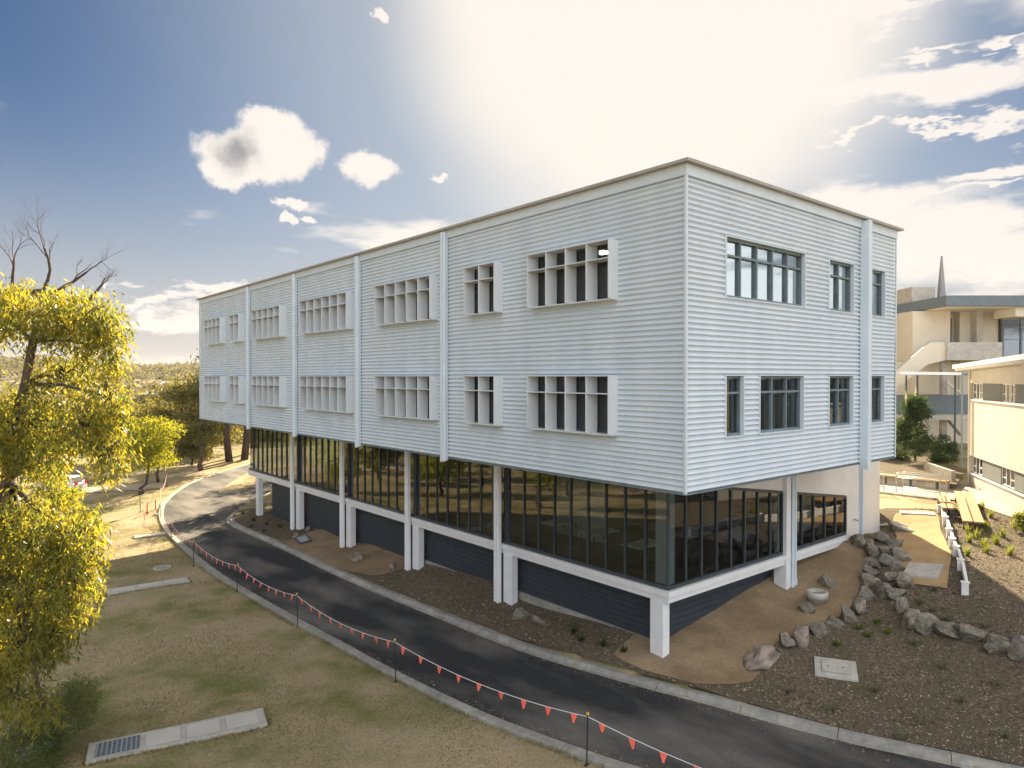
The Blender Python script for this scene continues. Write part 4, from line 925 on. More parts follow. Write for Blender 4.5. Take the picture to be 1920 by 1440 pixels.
# car
def car(c, heading):
    x, y = c; g = G(x, y); t = empty('parked_car', (x, y, g), 'white hatchback parked on the pale drive behind the gum tree', 'car')
    A_ = Vector((math.cos(heading), math.sin(heading), 0)); S_ = Vector((-A_.y, A_.x, 0)); O_ = Vector((x, y, g))
    pt = lambda l, s_, z: tuple(O_ + A_ * l + S_ * s_ + Vector((0, 0, z)))
    cw = mat('car_white', (.78, .78, .78), rough=.25, spec=.5); rub = mat('tyre_rubber', (.02, .02, .02), rough=.9); cg = mat('car_glass', (.03, .035, .04), rough=.1, spec=.6)
    prof = [(-2.0, .30), (2.0, .30), (2.08, .55), (2.0, .80), (1.1, .95), (-1.85, 1.0), (-2.08, .85), (-2.1, .5)]
    bd = MB().prism([pt(l, -.85, z) for l, z in prof], tuple(S_ * 1.7)).build('body', cw, t, bevel=.06)
    cab = [(-1.95, .97), (1.15, .93), (.35, 1.46), (-1.45, 1.48)]; inn = .14
    mb = MB(); k = [pt(l, -.80 + (inn if z > 1.2 else 0), z) for l, z in cab] + [pt(l, .80 - (inn if z > 1.2 else 0), z) for l, z in cab]
    mb.add(k, [(0, 1, 2, 3), (7, 6, 5, 4), (0, 4, 5, 1), (1, 5, 6, 2), (2, 6, 7, 3), (3, 7, 4, 0)]).build('cabin', cw, t, bevel=.04)
    for sgn in (-1, 1):
        for (a0_, a1_, b0, b1) in ((-.35, .85, -.35, .28), (-1.35, -.42, -1.25, -.42)):
            f = lambda l, z: pt(l, sgn * (.812 - inn * (z - 1.0) / .48), z)
            q = [f(a0_, 1.03), f(a1_, 1.03), f(b1, 1.38), f(b0, 1.38)]; MB().prism(q, tuple(S_ * sgn * .012)).build('side_window', cg, t)
        MB().obox(pt(-2.07, sgn * .62 - .14, .78), A_ * .16 * -1, S_ * .28, (0, 0, .24)).build('tail_light', mat('tail_red', (.55, .02, .02), rough=.3), t)
        MB().obox(pt(1.95, sgn * .62 - .14, .6), A_ * .12, S_ * .28, (0, 0, .16)).build('headlight', cordm, t)
        for l in (-1.28, 1.28):
            w = MB().tube([pt(l, sgn * .68, .32), pt(l, sgn * .88, .32)], .32, 18).build('wheel', rub, t); MB().tube([pt(l, sgn * .885, .32), pt(l, sgn * .89, .32)], .2, 14).build('rim', steel, w)
    MB().prism([pt(-1.97, -.62, 1.03), pt(-1.97, .62, 1.03), pt(-1.62, .55, 1.4), pt(-1.62, -.55, 1.4)], tuple(-A_ * .03)).build('rear_window', cg, t)
    MB().obox(pt(-2.1, -.8, .3), -A_ * .06, S_ * 1.6, (0, 0, .22)).build('bumper', cw, t)
cx = CAM + RT * (-40.6) + FW * 62.5
car((cx.x, cx.y), math.atan2(.72, -.70))
drv = wob([(-30, 62), (-12, 61), (-4, 60.2), (1.2, 56.5), (2.4, 58.5), (-2, 63), (-10, 66.5), (-30, 68)], .1, 1.5)
tag(drape('gravel_drive', drv, mat('gravel', (.42, .34, .25), (.36, .29, .21), rough=.95, scale=2, bump=.3), .06, 1.5), kind='structure')
# ------------------------------------------------------------------ plants
def leaf_quads(C, L_, W_, droop, rng, spread=None):
    n = len(C); d = rng.normal(size=(n, 3)); d /= np.linalg.norm(d, axis=1)[:, None] + 1e-9
    d = d * (1 - droop) + np.array([0, 0, -1.0]) * droop; d /= np.linalg.norm(d, axis=1)[:, None] + 1e-9
    s = np.cross(d, rng.normal(size=(n, 3))); s /= np.linalg.norm(s, axis=1)[:, None] + 1e-9
    l = (L_ * rng.uniform(.65, 1.25, n))[:, None]; w = (W_ * rng.uniform(.7, 1.2, n))[:, None]
    V = np.stack([C, C + d * l * .45 + s * w * .5, C + d * l, C + d * l * .45 - s * w * .5], 1).reshape(-1, 3)
    return V, np.arange(4 * n).reshape(-1, 4)
def crown_points(blobs, nclump, nleaf, sig, rng, shell=.55):
    P = []; vol = np.array([b[1][0] * b[1][1] * b[1][2] for b in blobs]) ** .7; vol /= vol.sum()
    tw = []
    for (c, r), f in zip(blobs, vol):
        k = max(3, int(nclump * f)); v = rng.normal(size=(k, 3)); v /= np.linalg.norm(v, axis=1)[:, None]
        rr = shell + (1 - shell) * rng.uniform(0, 1, k) ** .6; rr *= rng.uniform(.8, 1.12, k)
        cc = np.array(c) + v * rr[:, None] * np.array(r); tw.append((c, cc))
        pts = cc[:, None, :] + np.clip(rng.normal(size=(k, nleaf, 3)), -1.7, 1.7) * np.array(sig if isinstance(sig, tuple) else [sig, sig, sig * .8]); P.append(pts.reshape(-1, 3))
    return np.concatenate(P), tw
def limbs(mb, trunk, rt, tw, rng, ntw=5, n=6):
    top = Vector(trunk[-1])
    rs = [rt * (1 - .55 * i / (len(trunk) - 1)) for i in range(len(trunk))]
    mb.tube(trunk, rs, 9)
    for c, cc in tw:
        c = Vector(c); k = min(range(len(trunk)), key=lambda i: (Vector(trunk[i]) - c).length + (0 if i >= len(trunk) // 2 else 3)); s = Vector(trunk[k]); r0 = rs[k] * .6
        m1 = s.lerp(c, .5) + Vector((rng.normal() * .15, rng.normal() * .15, .12 * (c - s).length * .5)); mb.tube([s, s.lerp(m1, .5), m1, m1.lerp(c, .6), c], [r0, r0 * .8, r0 * .6, r0 * .42, r0 * .3], n)
        for q in cc[:ntw]:
            q = Vector(q); mb.tube([c, c.lerp(q, .5) + Vector((0, 0, .06)), q], [r0 * .3, r0 * .18, r0 * .06], 4, False)
def tree(name, label, base, trunk, rt, blobs, nclump, nleaf, sig, L_, W_, droop, lm, bm_, seed, group=None, shell=.55, ntw=6, cat='tree'):
    rng = np.random.default_rng(seed); t = empty(name, base, label, cat, group)
    P, tw = crown_points(blobs, nclump, nleaf, sig, rng, shell)
    mb = MB(); limbs(mb, trunk, rt, tw, rng, ntw); mb.build('trunk', bm_, t, True)
    V, Q_ = leaf_quads(P, L_, W_, droop, rng); fast('crown', V, Q_, lm, t)
    return t
def at(u, v, d):
    a = (u - 960) / 1310; b = (720 - v) / 1310; p = math.atan(14 / 1310)
    q = CAM + (FW * (math.cos(p) + b * math.sin(p)) + RT * a + Vector((0, 0, -math.sin(p) + b * math.cos(p)))) * d
    return (q.x, q.y, q.z)
# the gum at the left edge
gb_ = Vector(at(-40, 1300, 11.8)); gz = G(gb_.x, gb_.y)
gtr = [(gb_.x, gb_.y, gz - .2), (gb_.x + .05, gb_.y - .05, 1.5), at(-10, 1010, 11.9), at(15, 900, 11.8), at(30, 790, 11.8), at(48, 720, 11.8), at(62, 640, 11.8)]
gbl = [(at(60, 590, 12), (1.0, .9, .45)), (at(150, 600, 11.9), (.75, .8, .5)), (at(195, 650, 11.8), (.38, .5, .62)), (at(-60, 580, 12.2), (1.0, 1.0, .6)),
       (at(205, 745, 11.6), (.33, .45, .6)), (at(120, 700, 12), (.5, .5, .34)), (at(40, 800, 11.6), (.85, .8, .62)), (at(150, 800, 11.4), (.6, .6, .55)), (at(205, 845, 11.3), (.34, .4, .36)), (at(-70, 800, 11.8), (1.0, 1.0, .9)),
       (at(60, 862, 11.4), (.62, .6, .26)), (at(60, 1000, 11.1), (.95, .9, .62)), (at(140, 1010, 11.0), (.48, .55, .55)), (at(50, 1110, 10.9), (1.0, .9, .65)), (at(140, 1100, 10.8), (.42, .5, .6)), (at(-50, 1060, 11.2), (1.0, 1.0, 1.0)), (at(40, 1210, 10.7), (.72, .7, .42)), (at(95, 1190, 10.8), (.36, .4, .36)),
       (at(30, 1310, 10.4), (.5, .5, .22)), (at(80, 1325, 10.3), (.22, .25, .16)), (at(-60, 1250, 10.8), (.8, .8, .6))]
tree('gum_tree', 'tall gum tree with sunlit yellow leaves filling the left edge', tuple(gtr[0]), gtr, .14, gbl, 2050, 22, (.085, .085, .16), .145, .030, .52, gumleaf, barkd, 21, None, .42, 18)
# bare branched tree top behind it
def bare(name, label, base, starts, seed):
    rnd = random.Random(seed); t = empty(name, base, label, 'tree'); mb = MB()
    def grow(p, d, l, r, k):
        pts = [p]; rs = [r]; q = p
        for i in range(4):
            d = (d + Vector((rnd.gauss(0, .16), rnd.gauss(0, .16), rnd.gauss(.03, .12)))).normalized(); q = q + d * l / 4; pts.append(q); rs.append(r * (1 - .12 * (i + 1)))
            if k > 0 and i > 0 and rnd.random() < .85:
                grow(q, (d + Vector((rnd.gauss(0, .6), rnd.gauss(0, .6), rnd.gauss(.25, .4)))).normalized(), l * rnd.uniform(.45, .7), rs[-1] * .62, k - 1)
        mb.tube(pts, rs, 5 if r > .02 else 3, False)
        if k > 0: grow(q, (d + Vector((rnd.gauss(0, .3), rnd.gauss(0, .3), .15))).normalized(), l * .6, rs[-1] * .7, k - 1)
    mb.tube([base, Vector(base).lerp(starts[0][0], .5) + Vector((.2, 0, 0)), starts[0][0]], [.24, .17, .1], 8)
    for p, d, l in starts:
        mb.tube([starts[0][0], Vector(starts[0][0]).lerp(p, .5), p], [.09, .07, .05], 6); grow(Vector(p), Vector(d).normalized(), l, .042, 4)
    mb.build('trunk', barkd, t, True); return t
hub = Vector(at(-60, 560, 15)); bb = Vector((hub.x - .2, hub.y, G(hub.x, hub.y) - .2))
bare('bare_tree', 'bare dark branches rising above the gum tree', tuple(bb), [(hub, (-.2, .3, 1), 1.0), (Vector(at(20, 550, 15)), tuple(RT * .2 + Vector((0, 0, .9))), .75), (Vector(at(80, 545, 15)), tuple(RT * .3 + Vector((0, 0, .9))), .95), (Vector(at(105, 548, 15)), tuple(RT * .95 + Vector((0, 0, .55))), .85), (Vector(at(165, 565, 15)), tuple(RT * .5 + Vector((0, 0, .5))), .45)], 8)
# bush at the bottom left
bs = Vector(vr(-11.2, 17.2, 0)); bs.z = G(bs.x, bs.y)
tree('bush', 'dull green feathery bush in shade at the bottom left corner', tuple(bs), [(bs.x, bs.y, bs.z - .1), (bs.x, bs.y, bs.z + .4), (bs.x + .05, bs.y, bs.z + .8)], .05,
     [((bs.x, bs.y, bs.z + 1.0), (.85, .85, .65)), ((bs.x - .7, bs.y - .2, bs.z + .6), (.8, .8, .55)), ((bs.x + .5, bs.y + .4, bs.z + 1.2), (.55, .55, .45)), ((bs.x - .9, bs.y - 1.2, bs.z + .5), (.9, .9, .6))], 420, 30, .13, .15, .02, .15, darkleaf, barkd, 5, cat='shrub')
# yellow wattle by the bend, its smaller neighbour and others
def simple_tree(name, label, x, y, h, w, lm, bm_, seed, n=150, leaf=.22, group=None, tall=.35, nb=7, cat='tree', lean=0.0):
    rng = np.random.default_rng(seed); g = G(x, y); hb = g + h * tall; blobs = []
    for i in range(nb):
        a = rng.uniform(0, 6.28); r = w * .5 * rng.uniform(.25, .72); zz = hb + (h * (1 - tall)) * rng.uniform(.18, .85)
        k = 1 - .35 * (zz - hb) / (h * (1 - tall)); blobs.append(((x + lean + r * math.cos(a) * k, y + r * math.sin(a) * k, zz), (w * .24 * rng.uniform(.8, 1.25), w * .24 * rng.uniform(.8, 1.25), h * .13 * rng.uniform(.8, 1.3))))
    blobs.append(((x + lean, y, g + h * .86), (w * .26, w * .26, h * .13)))
    tr = [(x, y, g - .3), (x + .06 * h * rng.normal() * .3, y, g + h * tall * .6), (x + lean * .6, y + .1, hb), (x + lean, y, hb + h * .3)]
    return tree(name, label, (x, y, g), tr, .022 * h + .06, blobs, n, 16, w * .046, leaf, leaf * .55, .2, lm, bm_, seed, group, .3, 4, cat)
simple_tree('wattle_tree', 'yellow green wattle tree beside the road bend', -.43, 55.3, 6.5, 6.6, wattle, barkd, 31, 480, .19, None, .12, 15, lean=.5)
simple_tree('wattle_tree', 'small yellow tree close behind the wattle at the bend', 2.2, 61.4, 4.2, 3.6, wattle, barkd, 32, 150, .2, None, .3, 6)
p = vr(-31, 47, 0); simple_tree('wattle_tree', 'yellow tree showing between the gum branches left of the car', p[0], p[1], 4.6, 4.5, wattle, barkd, 33, 220, .2, None, .15, 8)
lab = ['olive gum behind the wattle tree, left of its row', 'broad olive gum second in the row behind the wattle', 'olive gum third in the row behind the wattle', 'tall olive gum fourth in the row behind the wattle', 'low olive tree standing on the grass right of the wattle', 'olive gum at the back above the row', 'olive gum farthest back below the skyline', 'olive tree behind the car, mostly hidden by the gum']
for i, (u, d, h, w) in enumerate(((262, 84, 6.6, 8), (315, 86, 6.8, 8), (352, 92, 6.8, 8), (395, 88, 7.4, 8.5), (360, 77, 4.4, 4.5), (290, 104, 7.5, 9), (345, 108, 8, 10), (215, 84, 6.5, 8))):
    q = CAM + RT * ((u - 960) / 1310 * d) + FW * d
    simple_tree('olive_gum', lab[i], q.x, q.y, h, w, midleaf, barkd, 40 + i, 430, .36, 'olive gums behind the road bend', .08, 15)
for i, (x, y, h, w, lb) in enumerate(((11.9, 71.2, 17, 8, 'dark trunked tall gum showing under the far end of the building, left one'), (13.9, 72.2, 18, 8.5, 'dark trunked tall gum showing under the far end of the building, right one'), (9.5, 80, 10.5, 9, 'dark gum whose crown shows beside the far end of the building'))):
    simple_tree('tall_gum', lb, x, y, h, w, midleaf, barkd, 60 + i, 320, .38, 'tall gums past the far end', .30 if i < 2 else .06, 14)
for i, (x, y, h, w) in enumerate(((7.4, 66.0, 10.5, 6), (11.5, 49.3, 12, 5), (13.5, 45.5, 12, 5), (16, 51, 13, 6), (19, 56, 13, 7), (24, 66, 15, 8), (17, 78, 16, 8), (30, 52, 14, 8))):
    simple_tree('tall_gum', 'tall gum %s the far end of the building, shading the road' % ('standing past' if i < 1 else 'hidden behind'), x, y, h, w, midleaf, barkd, 70 + i, 130 if i else 240, .36, 'gums hidden behind the building', .35 if i else .1, 9)
for i, (x, y, h, w, lm_) in enumerate(((-17, 30, 9, 7, wattle), (-22, 44, 11, 9, midleaf), (-28, 24, 11, 9, midleaf), (-16, 62, 9, 8, wattle), (-30, 60, 12, 10, midleaf), (-34, 40, 12, 10, midleaf), (-36, 8, 12, 10, midleaf), (-40, 76, 13, 11, midleaf), (-24, 84, 12, 10, midleaf), (-46, 26, 13, 11, midleaf), (-14.5, 40, 6, 6, wattle), (-19, 52, 7, 7, midleaf), (-24, 34, 7, 7, wattle), (-27, 47, 8, 8, midleaf), (-20, 70, 9, 9, midleaf), (-33, 51, 8, 8, wattle), (-17, 76, 9, 8, midleaf), (-38, 62, 10, 9, midleaf), (-30, 74, 10, 9, wattle), (-14, 50, 5, 5, midleaf))):
    simple_tree('lawn_tree', 'spreading tree across the lawn, mirrored in the ground floor glass', x, y, h, w, lm_, barkd, 80 + i, 230, .36, 'trees across the lawn beyond the frame', .10, 10)
# wooded hills
def forest():
    rng = np.random.default_rng(99); C = []; S = []
    def crowns(n, r0, r1, a0, a1, h0, h1, nq, q):
        r = np.sqrt(rng.uniform(r0 ** 2, r1 ** 2, n)); az_ = rng.uniform(rad(a0), rad(a1), n); x = CAM.x + r * np.cos(az_); y = CAM.y + r * np.sin(az_); g = hgt(x, y)
        hh = rng.uniform(h0, h1, n); v = rng.normal(size=(n, nq, 3)); v[:, :, 2] = np.abs(v[:, :, 2]) * 1.0 - .25; v /= np.linalg.norm(v, axis=2)[:, :, None]
        v *= rng.uniform(.55, 1.05, (n, nq, 1)); sc = np.stack([hh * .52, hh * .52, hh * .52], -1)[:, None, :]
        p_ = v * sc + np.stack([x, y, g + hh * .5], -1)[:, None, :]; C.append(p_.reshape(-1, 3)); S.append(np.full(n * nq, q))
    crowns(260, 118, 230, 62, 112, 8, 13, 190, 1.0); crowns(520, 230, 480, 62, 105, 8, 13, 90, 1.7); crowns(1500, 480, 1100, 60, 98, 8, 14, 30, 3.2)
    crowns(200, 110, 330, 112, 200, 8, 13, 90, 1.6)
    P = np.concatenate(C); S = np.concatenate(S); n = len(P)
    d = rng.normal(size=(n, 3)); d /= np.linalg.norm(d, axis=1)[:, None]; s = np.cross(d, rng.normal(size=(n, 3))); s /= np.linalg.norm(s, axis=1)[:, None]
    l = S[:, None] * rng.uniform(.7, 1.3, (n, 1)); V = np.stack([P, P + d * l * .5 + s * l * .35, P + d * l, P + d * l * .5 - s * l * .35], 1).reshape(-1, 3)
    tag(fast('forest', V, np.arange(4 * n).reshape(-1, 4), farleaf), 'olive wooded hillsides across the valley', 'forest', kind='stuff')
forest()
for i, (u, d, w, lb) in enumerate(((335, 420, 22, 'pale roofed long house among the far trees, nearer the skyline'), (296, 300, 12, 'small pale house lower among the far trees'), (372, 430, 14, 'pale house on the far slope right of the long one'))):
    q = CAM + RT * ((u - 960) / 1310 * d) + FW * d; z = 8.47 - (730 if i != 1 else 752) * d / 1310 + 706 * d / 1310
    t = empty('far_house', (q.x, q.y, z), lb, 'house')
    MB().obox(Vector((q.x, q.y, z - 12)) - RT * w / 2, RT * w, FW * 8, (0, 0, 15)).build('wall', cream, t)
    rr = [Vector((q.x, q.y, z + 3)) - RT * (w / 2 + .5) - FW * .5, Vector((q.x, q.y, z + 3)) - RT * (w / 2 + .5) + FW * 8.5, Vector((q.x, q.y, z + 5)) - RT * (w / 2 + .5) + FW * 4]
    MB().prism(rr, tuple(RT * (w + 1))).build('roof', white, t)
# shrubs and tufts on the right
def shrub(name, label, x, y, h, w, lm, seed, n=260, leaf=.14, cat='shrub', group=None):
    return simple_tree(name, label, x, y, h, w, lm, barkd, seed, n, leaf, group, .06, 9, cat)
def cone_shrub(name, label, x, y, h, w, lm, seed, n, leaf):
    rng = np.random.default_rng(seed); g = G(x, y); bl = []
    for i in range(16):
        t_ = rng.uniform(.08, .9); a = rng.uniform(0, 6.28); r = w * .36 * (1 - t_ * .8); bl.append(((x + r * math.cos(a), y + r * math.sin(a), g + h * t_), (w * .24 * (1.05 - .6 * t_), w * .24 * (1.05 - .6 * t_), h * .12)))
    bl.append(((x, y, g + h * .9), (w * .13, w * .13, h * .1)))
    return tree(name, label, (x, y, g), [(x, y, g - .2), (x, y, g + h * .4), (x, y, g + h * .8)], .07, bl, n, 18, .16, leaf, leaf * .5, .1, lm, barkd, seed, None, .3, 4, 'shrub')
p = vr(26.3, 45.5, 0); sb = cone_shrub('flowering_shrub', 'dark green conical shrub with pale flower spikes behind the seat wall', p[0], p[1], 4.6, 3.1, shrubl, 101, 560, .17)
g = G(p[0], p[1]); fl = mat('pale_flower', (.62, .55, .26), (.5, .45, .2), rough=.8)
for i, (a_, b_, h_) in enumerate(((.0, .0, 5.2), (.3, .2, 4.6), (-.7, -.1, 4.9), (.1, .3, 4.75), (.55, 0, 4.3), (-.35, .2, 4.35))):
    q = Vector((p[0], p[1], 0)) + RT * a_ + FW * b_; MB().tube([(q.x, q.y, g + h_ - .9), (q.x, q.y, g + h_ - .5), (q.x, q.y, g + h_)], [.02, .065, .02], 7).build('flower_spike', fl, sb)
p = vr(26.2, 51, 0); shrub('lime_shrub', 'lime yellow sunlit shrub at the corner of the end wall', p[0], p[1], 1.9, 3.0, wattle, 102, 160, .14)
p = vr(27.6, 44.5, 0); shrub('low_shrub', 'low dark shrub between the conical shrub and the pole', p[0], p[1], 1.7, 2.2, shrubl, 103, 160, .13)
p = vr(28.7, 46.5, 0); shrub('low_shrub', 'low dark shrub behind the pole near the cream building', p[0], p[1], 1.9, 2.0, shrubl, 104, 160, .13)
for i, (r, d) in enumerate(((25.0, 47), (24.3, 50))):
    p = vr(r, d, 0); shrub('low_shrub', 'dark shrub in the bed behind the seat wall, %s' % ('right' if i == 0 else 'left'), p[0], p[1], 1.6, 2.4, shrubl, 105 + i, 140, .13)
x, y = spot(1925, 1000); shrub('low_shrub', 'bright green leafy shrub at the right edge beside the concrete path', x, y, .9, 1.2, tuftm, 110, 140, .10)
def tuft(name, label, x, y, h, nb, m, seed, group, spread=.5):
    rng = np.random.default_rng(seed); g = G(x, y); V = []; F = []
    for i in range(nb):
        a = rng.uniform(0, 6.28); l = h * rng.uniform(.6, 1.15); o_ = np.array([x + rng.normal() * .04, y + rng.normal() * .04, g + .02]); out = np.array([math.cos(a), math.sin(a), 0]); sd = np.array([-out[1], out[0], 0]) * .014
        k = len(V); sp = spread * rng.uniform(.4, 1.3)
        for t_ in (0, .5, 1):
            c = o_ + out * l * sp * t_ ** 1.5 + np.array([0, 0, l * (t_ - .35 * sp * t_ ** 2.4)]); w = 1 - .85 * t_
            V += [c - sd * w, c + sd * w]
        F += [(k, k + 1, k + 3, k + 2), (k + 2, k + 3, k + 5, k + 4)]
    o = fast(name, V, F, m); tag(o, label, 'plant', group); return o
for i, (u, v) in enumerate(sorted(((1808, 948), (1816, 962), (1842, 956), (1858, 972), (1822, 978), (1814, 1003), (1848, 997), (1833, 1012), (1868, 1022), (1880, 1010), (1845, 1030), (1818, 1020), (1850, 1040), (1814, 1045), (1893, 1042)), key=lambda q: q[1])):
    x, y = spot(u, v); tuft('grass_tuft', 'small bright green grass tuft in the sunlit mulch, %s counting down the picture' % ORDN[i], x, y, .5, 46, tuftm, 200 + i, 'tufts in the sunlit mulch', .5)
for i, (u, v) in enumerate(sorted(((1700, 1102), (1752, 1112), (1726, 1134), (1750, 1150), (1718, 1212), (1775, 1168), (1700, 1160), (1728, 1362), (1640, 1300), (1850, 1180), (1800, 1320), (1870, 1290), (1690, 1390), (1560, 1340), (1480, 1300), (1890, 1390), (1765, 1260)), key=lambda q: q[1])):
    x, y = spot(u, v); tuft('strappy_plant', 'dull grey green strappy plant in the shaded mulch, %s counting down the picture' % ORDN[i], x, y, .34, 26, drytuft, 230 + i, 'strappy plants in the shaded mulch', .95)
for i, (u, v) in enumerate(sorted(((1645, 1172), (1612, 1182), (1664, 1192), (1628, 1200), (1570, 1215)), key=lambda q: q[1])):
    x, y = spot(u, v); tuft('green_seedling', 'low fresh green seedling below the rock bank, %s counting down the picture' % ORDN[i], x, y, .22, 60, tuftm, 260 + i, 'seedlings below the rock bank', .9)
for i, (u, v) in enumerate(sorted(((455, 965), (475, 978), (500, 985), (470, 990), (495, 1000), (525, 990), (1090, 1205), (1130, 1215), (1075, 1190), (1170, 1228)), key=lambda q: q[1])):
    x, y = spot(u, v); tuft('ground_plant', 'small dark plant in the mulch strip beside the building, %s counting down the picture' % ORDN[i], x, y, .3, 40, shrubl, 280 + i, 'small plants in the mulch strip', .8)
# loose bark chips over the mulch
def chips(n, poly, lx, ly, hx, hy, seed, m, s0, s1, lift=.03):
    rng = np.random.default_rng(seed); x = rng.uniform(lx, hx, n); y = rng.uniform(ly, hy, n); P = poly; ins_ = np.zeros(n, bool); j = len(P) - 1
    for i in range(len(P)):
        xi, yi = P[i]; xj, yj = P[j]
        if yi != yj: ins_ ^= ((yi > y) != (yj > y)) & (x < (xj - xi) * (y - yi) / (yj - yi) + xi)
        j = i
    return x[ins_], y[ins_]
def in_poly(x, y, P):
    r = np.zeros(x.shape, bool); j = len(P) - 1
    for i in range(len(P)):
        xi, yi = P[i]; xj, yj = P[j]
        if yi != yj: r ^= ((yi > y) != (yj > y)) & (x < (xj - xi) * (y - yi) / (yj - yi) + xi)
        j = i
    return r
def gz_arr(x, y):
    i = np.clip(np.searchsorted(GX, x) - 1, 0, nx - 2); j = np.clip(np.searchsorted(GY, y) - 1, 0, ny - 2)
    a = (x - GX[i]) / (GX[i + 1] - GX[i]); b = (y - GY[j]) / (GY[j + 1] - GY[j])
    z = (ZZ[i, j] * (1 - a) + ZZ[i + 1, j] * a) * (1 - b) + (ZZ[i, j + 1] * (1 - a) + ZZ[i + 1, j + 1] * a) * b
    return np.maximum(z, hgt(x, y))
rng = np.random.default_rng(77); x = rng.uniform(.4, 24, 150000); y = rng.uniform(-12, 38, 150000)
bedn = [q for q in bed]; k = in_poly(x, y, bedn) & ~in_poly(x, y, sand1) & ~in_poly(x, y, sand2) & ~in_poly(x, y, path) & ((x < 3.1) | (y < 2.6)) & (y > x - 26)
x, y = x[k], y[k]; P = np.stack([x, y, gz_arr(x, y) + .035], -1); n = len(P)
a = rng.uniform(0, 6.28, n); tl = rng.normal(size=n) * .45; l = rng.uniform(.03, .11, n)[:, None]; w = rng.uniform(.015, .035, n)[:, None]
d = np.stack([np.cos(a), np.sin(a), tl * .6], -1); s = np.stack([-np.sin(a), np.cos(a), rng.normal(size=n) * .4], -1)
V = np.stack([P - d * l * .5 - s * w * .5, P + d * l * .5 - s * w * .5, P + d * l * .5 + s * w * .5, P - d * l * .5 + s * w * .5], 1).reshape(-1, 3)
chipm = mat('bark_chip', (.105, .08, .055), (.38, .30, .21), rough=.95, scale=23, detail=2, lo=.42, hi=.62, spec=.1)
tag(fast('bark_chips', V, np.arange(4 * n).reshape(-1, 4), chipm), 'loose bark chips scattered over the garden beds', 'mulch', kind='stuff')
# short grass over the lawn
rng = np.random.default_rng(78); n0 = 210000; x = rng.uniform(-16, 2.4, n0); y = rng.uniform(-3, 46, n0); keep = ~seg_inside(x, y)
lo_ = np.array([mnoise.noise((a_ * .35, b_ * .35, 2.0)) for a_, b_ in zip(x, y)]); keep &= (lo_ + rng.normal(size=n0) * .22 > .02) & (x < np.interp(y, [p_.y for p_ in LS[::-1]], [p_.x for p_ in LS[::-1]]) - .36)
x, y = x[keep], y[keep]
ex, ey = [], []
for p_, q_ in zip(LS[:-1], LS[1:]):          # longer grass left along the kerb and round the pits
    if -3 < p_.y < 46:
        t_ = (q_ - p_).normalized(); nn_ = Vector((t_.y, -t_.x))
        for _ in range(60):
            if mnoise.noise((p_.x * .6, p_.y * .6, 5.0)) > rng.uniform(-.5, .5): o_ = p_.lerp(q_, rng.uniform()) + nn_ * (.33 + abs(rng.normal()) * .09); ex.append(o_.x); ey.append(o_.y)
for cx_, cy_, L_, W_, rz in ((-9.5, 8.72, 4.15, 1.0, rad(-13.5)), (-6.86, 24.1, 3.3, .85, rad(-4.5)), (-4.1, 36.3, 1.7, .7, rad(-12)), (-12.45, 10.7, .9, .7, rad(20))):
    for _ in range(int(900 * (L_ + W_) / 5)):
        if rng.uniform() < L_ / (L_ + W_): l_, w_ = rng.uniform(-.5, .5) * L_, (W_ * .5 + abs(rng.normal()) * .05) * rng.choice([-1, 1])
        else: l_, w_ = (L_ * .5 + abs(rng.normal()) * .05) * rng.choice([-1, 1]), rng.uniform(-.5, .5) * W_
        ex.append(cx_ + l_ * math.cos(rz) - w_ * math.sin(rz)); ey.append(cy_ + l_ * math.sin(rz) + w_ * math.cos(rz))
n1_ = len(x); x = np.concatenate([x, ex]); y = np.concatenate([y, ey]); n = len(x); P = np.stack([x, y, gz_arr(x, y)], -1); a = rng.uniform(0, 6.28, n); h_ = rng.uniform(.025, .07, n); h_[n1_:] = rng.uniform(.05, .13, n - n1_)
out = np.stack([np.cos(a) * h_ * .8, np.sin(a) * h_ * .8, h_], -1); s = np.stack([-np.sin(a), np.cos(a), np.zeros(n)], -1) * .012
V = np.stack([P - s, P + s, P + out], 1).reshape(-1, 3)
grassm = leafmat('grass_blade', (.17, .165, .06), (.34, .27, .13), (.3, .26, .08), .3, .8)
tag(fast('grass', V, np.arange(3 * n).reshape(-1, 3), grassm), 'short patchy lawn grass', 'grass', kind='stuff')

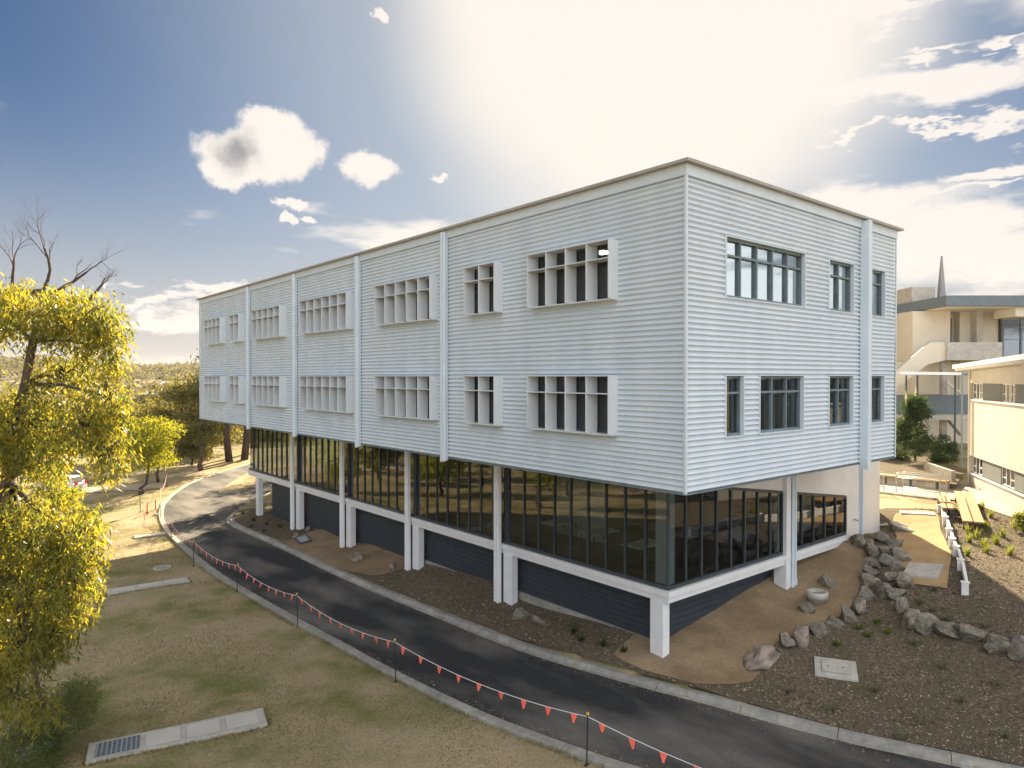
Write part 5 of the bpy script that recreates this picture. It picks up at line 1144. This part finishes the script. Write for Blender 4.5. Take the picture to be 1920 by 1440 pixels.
# dry leaves and pebbles lying on the lawn and along the gutters
rng = np.random.default_rng(79); n0 = 9000; x = rng.uniform(-16, 2.4, n0); y = rng.uniform(-3, 46, n0)
keep = ~seg_inside(x, y) & (x < np.interp(y, [p_.y for p_ in LS[::-1]], [p_.x for p_ in LS[::-1]]) - .3); x, y = x[keep], y[keep]; z = gz_arr(x, y) + .02
kx, ky, kz = [], [], []
for ln, sg in ((RS, -1), (LS, 1)):
    for p_ in ln:
        if -4 < p_.y < 40:
            for _ in range(26):
                q = abs(rng.normal()) * .16 + .02; kx.append(p_.x + sg * q); ky.append(p_.y + rng.uniform(-.35, .35)); kz.append(zr(p_.y) + .012)
x = np.concatenate([x, kx]); y = np.concatenate([y, ky]); z = np.concatenate([z, kz]); n = len(x); P = np.stack([x, y, z], -1)
a = rng.uniform(0, 6.28, n); l = rng.uniform(.02, .07, n)[:, None]; w = l * rng.uniform(.25, .7, (n, 1)); d = np.stack([np.cos(a), np.sin(a), rng.normal(size=n) * .15], -1); s = np.stack([-np.sin(a), np.cos(a), rng.normal(size=n) * .2], -1)
V = np.stack([P - d * l * .5, P + s * w * .5, P + d * l * .5, P - s * w * .5], 1).reshape(-1, 3)
litm = mat('leaf_litter', (.10, .075, .045), (.42, .33, .20), rough=.9, scale=17, detail=2, lo=.40, hi=.62, spec=.1)
tag(fast('leaf_litter', V, np.arange(4 * n).reshape(-1, 4), litm), 'dry leaves scattered over lawn and gutters', 'leaf litter', kind='stuff')

# ------------------------------------------------------------------ the hazy air over the valley
hz_ = MB().box(-1650, 1650, -330, 1950, float(ZZ.min()) - 1.0, 42.0).build('haze', None)
hm = bpy.data.materials.new('haze_air'); hm.use_nodes = True; hn = hm.node_tree; hn.nodes.clear()
ho = hn.nodes.new('ShaderNodeOutputMaterial'); pv = hn.nodes.new('ShaderNodeVolumePrincipled'); hn.links.new(pv.outputs[0], ho.inputs['Volume'])
pv.inputs['Color'].default_value = (.92, .9, .88, 1); pv.inputs['Density'].default_value = 0.00011; pv.inputs['Anisotropy'].default_value = 0.3
hz_.data.materials.append(hm); tag(hz_, 'thin warm haze over the valley', 'haze', kind='stuff')
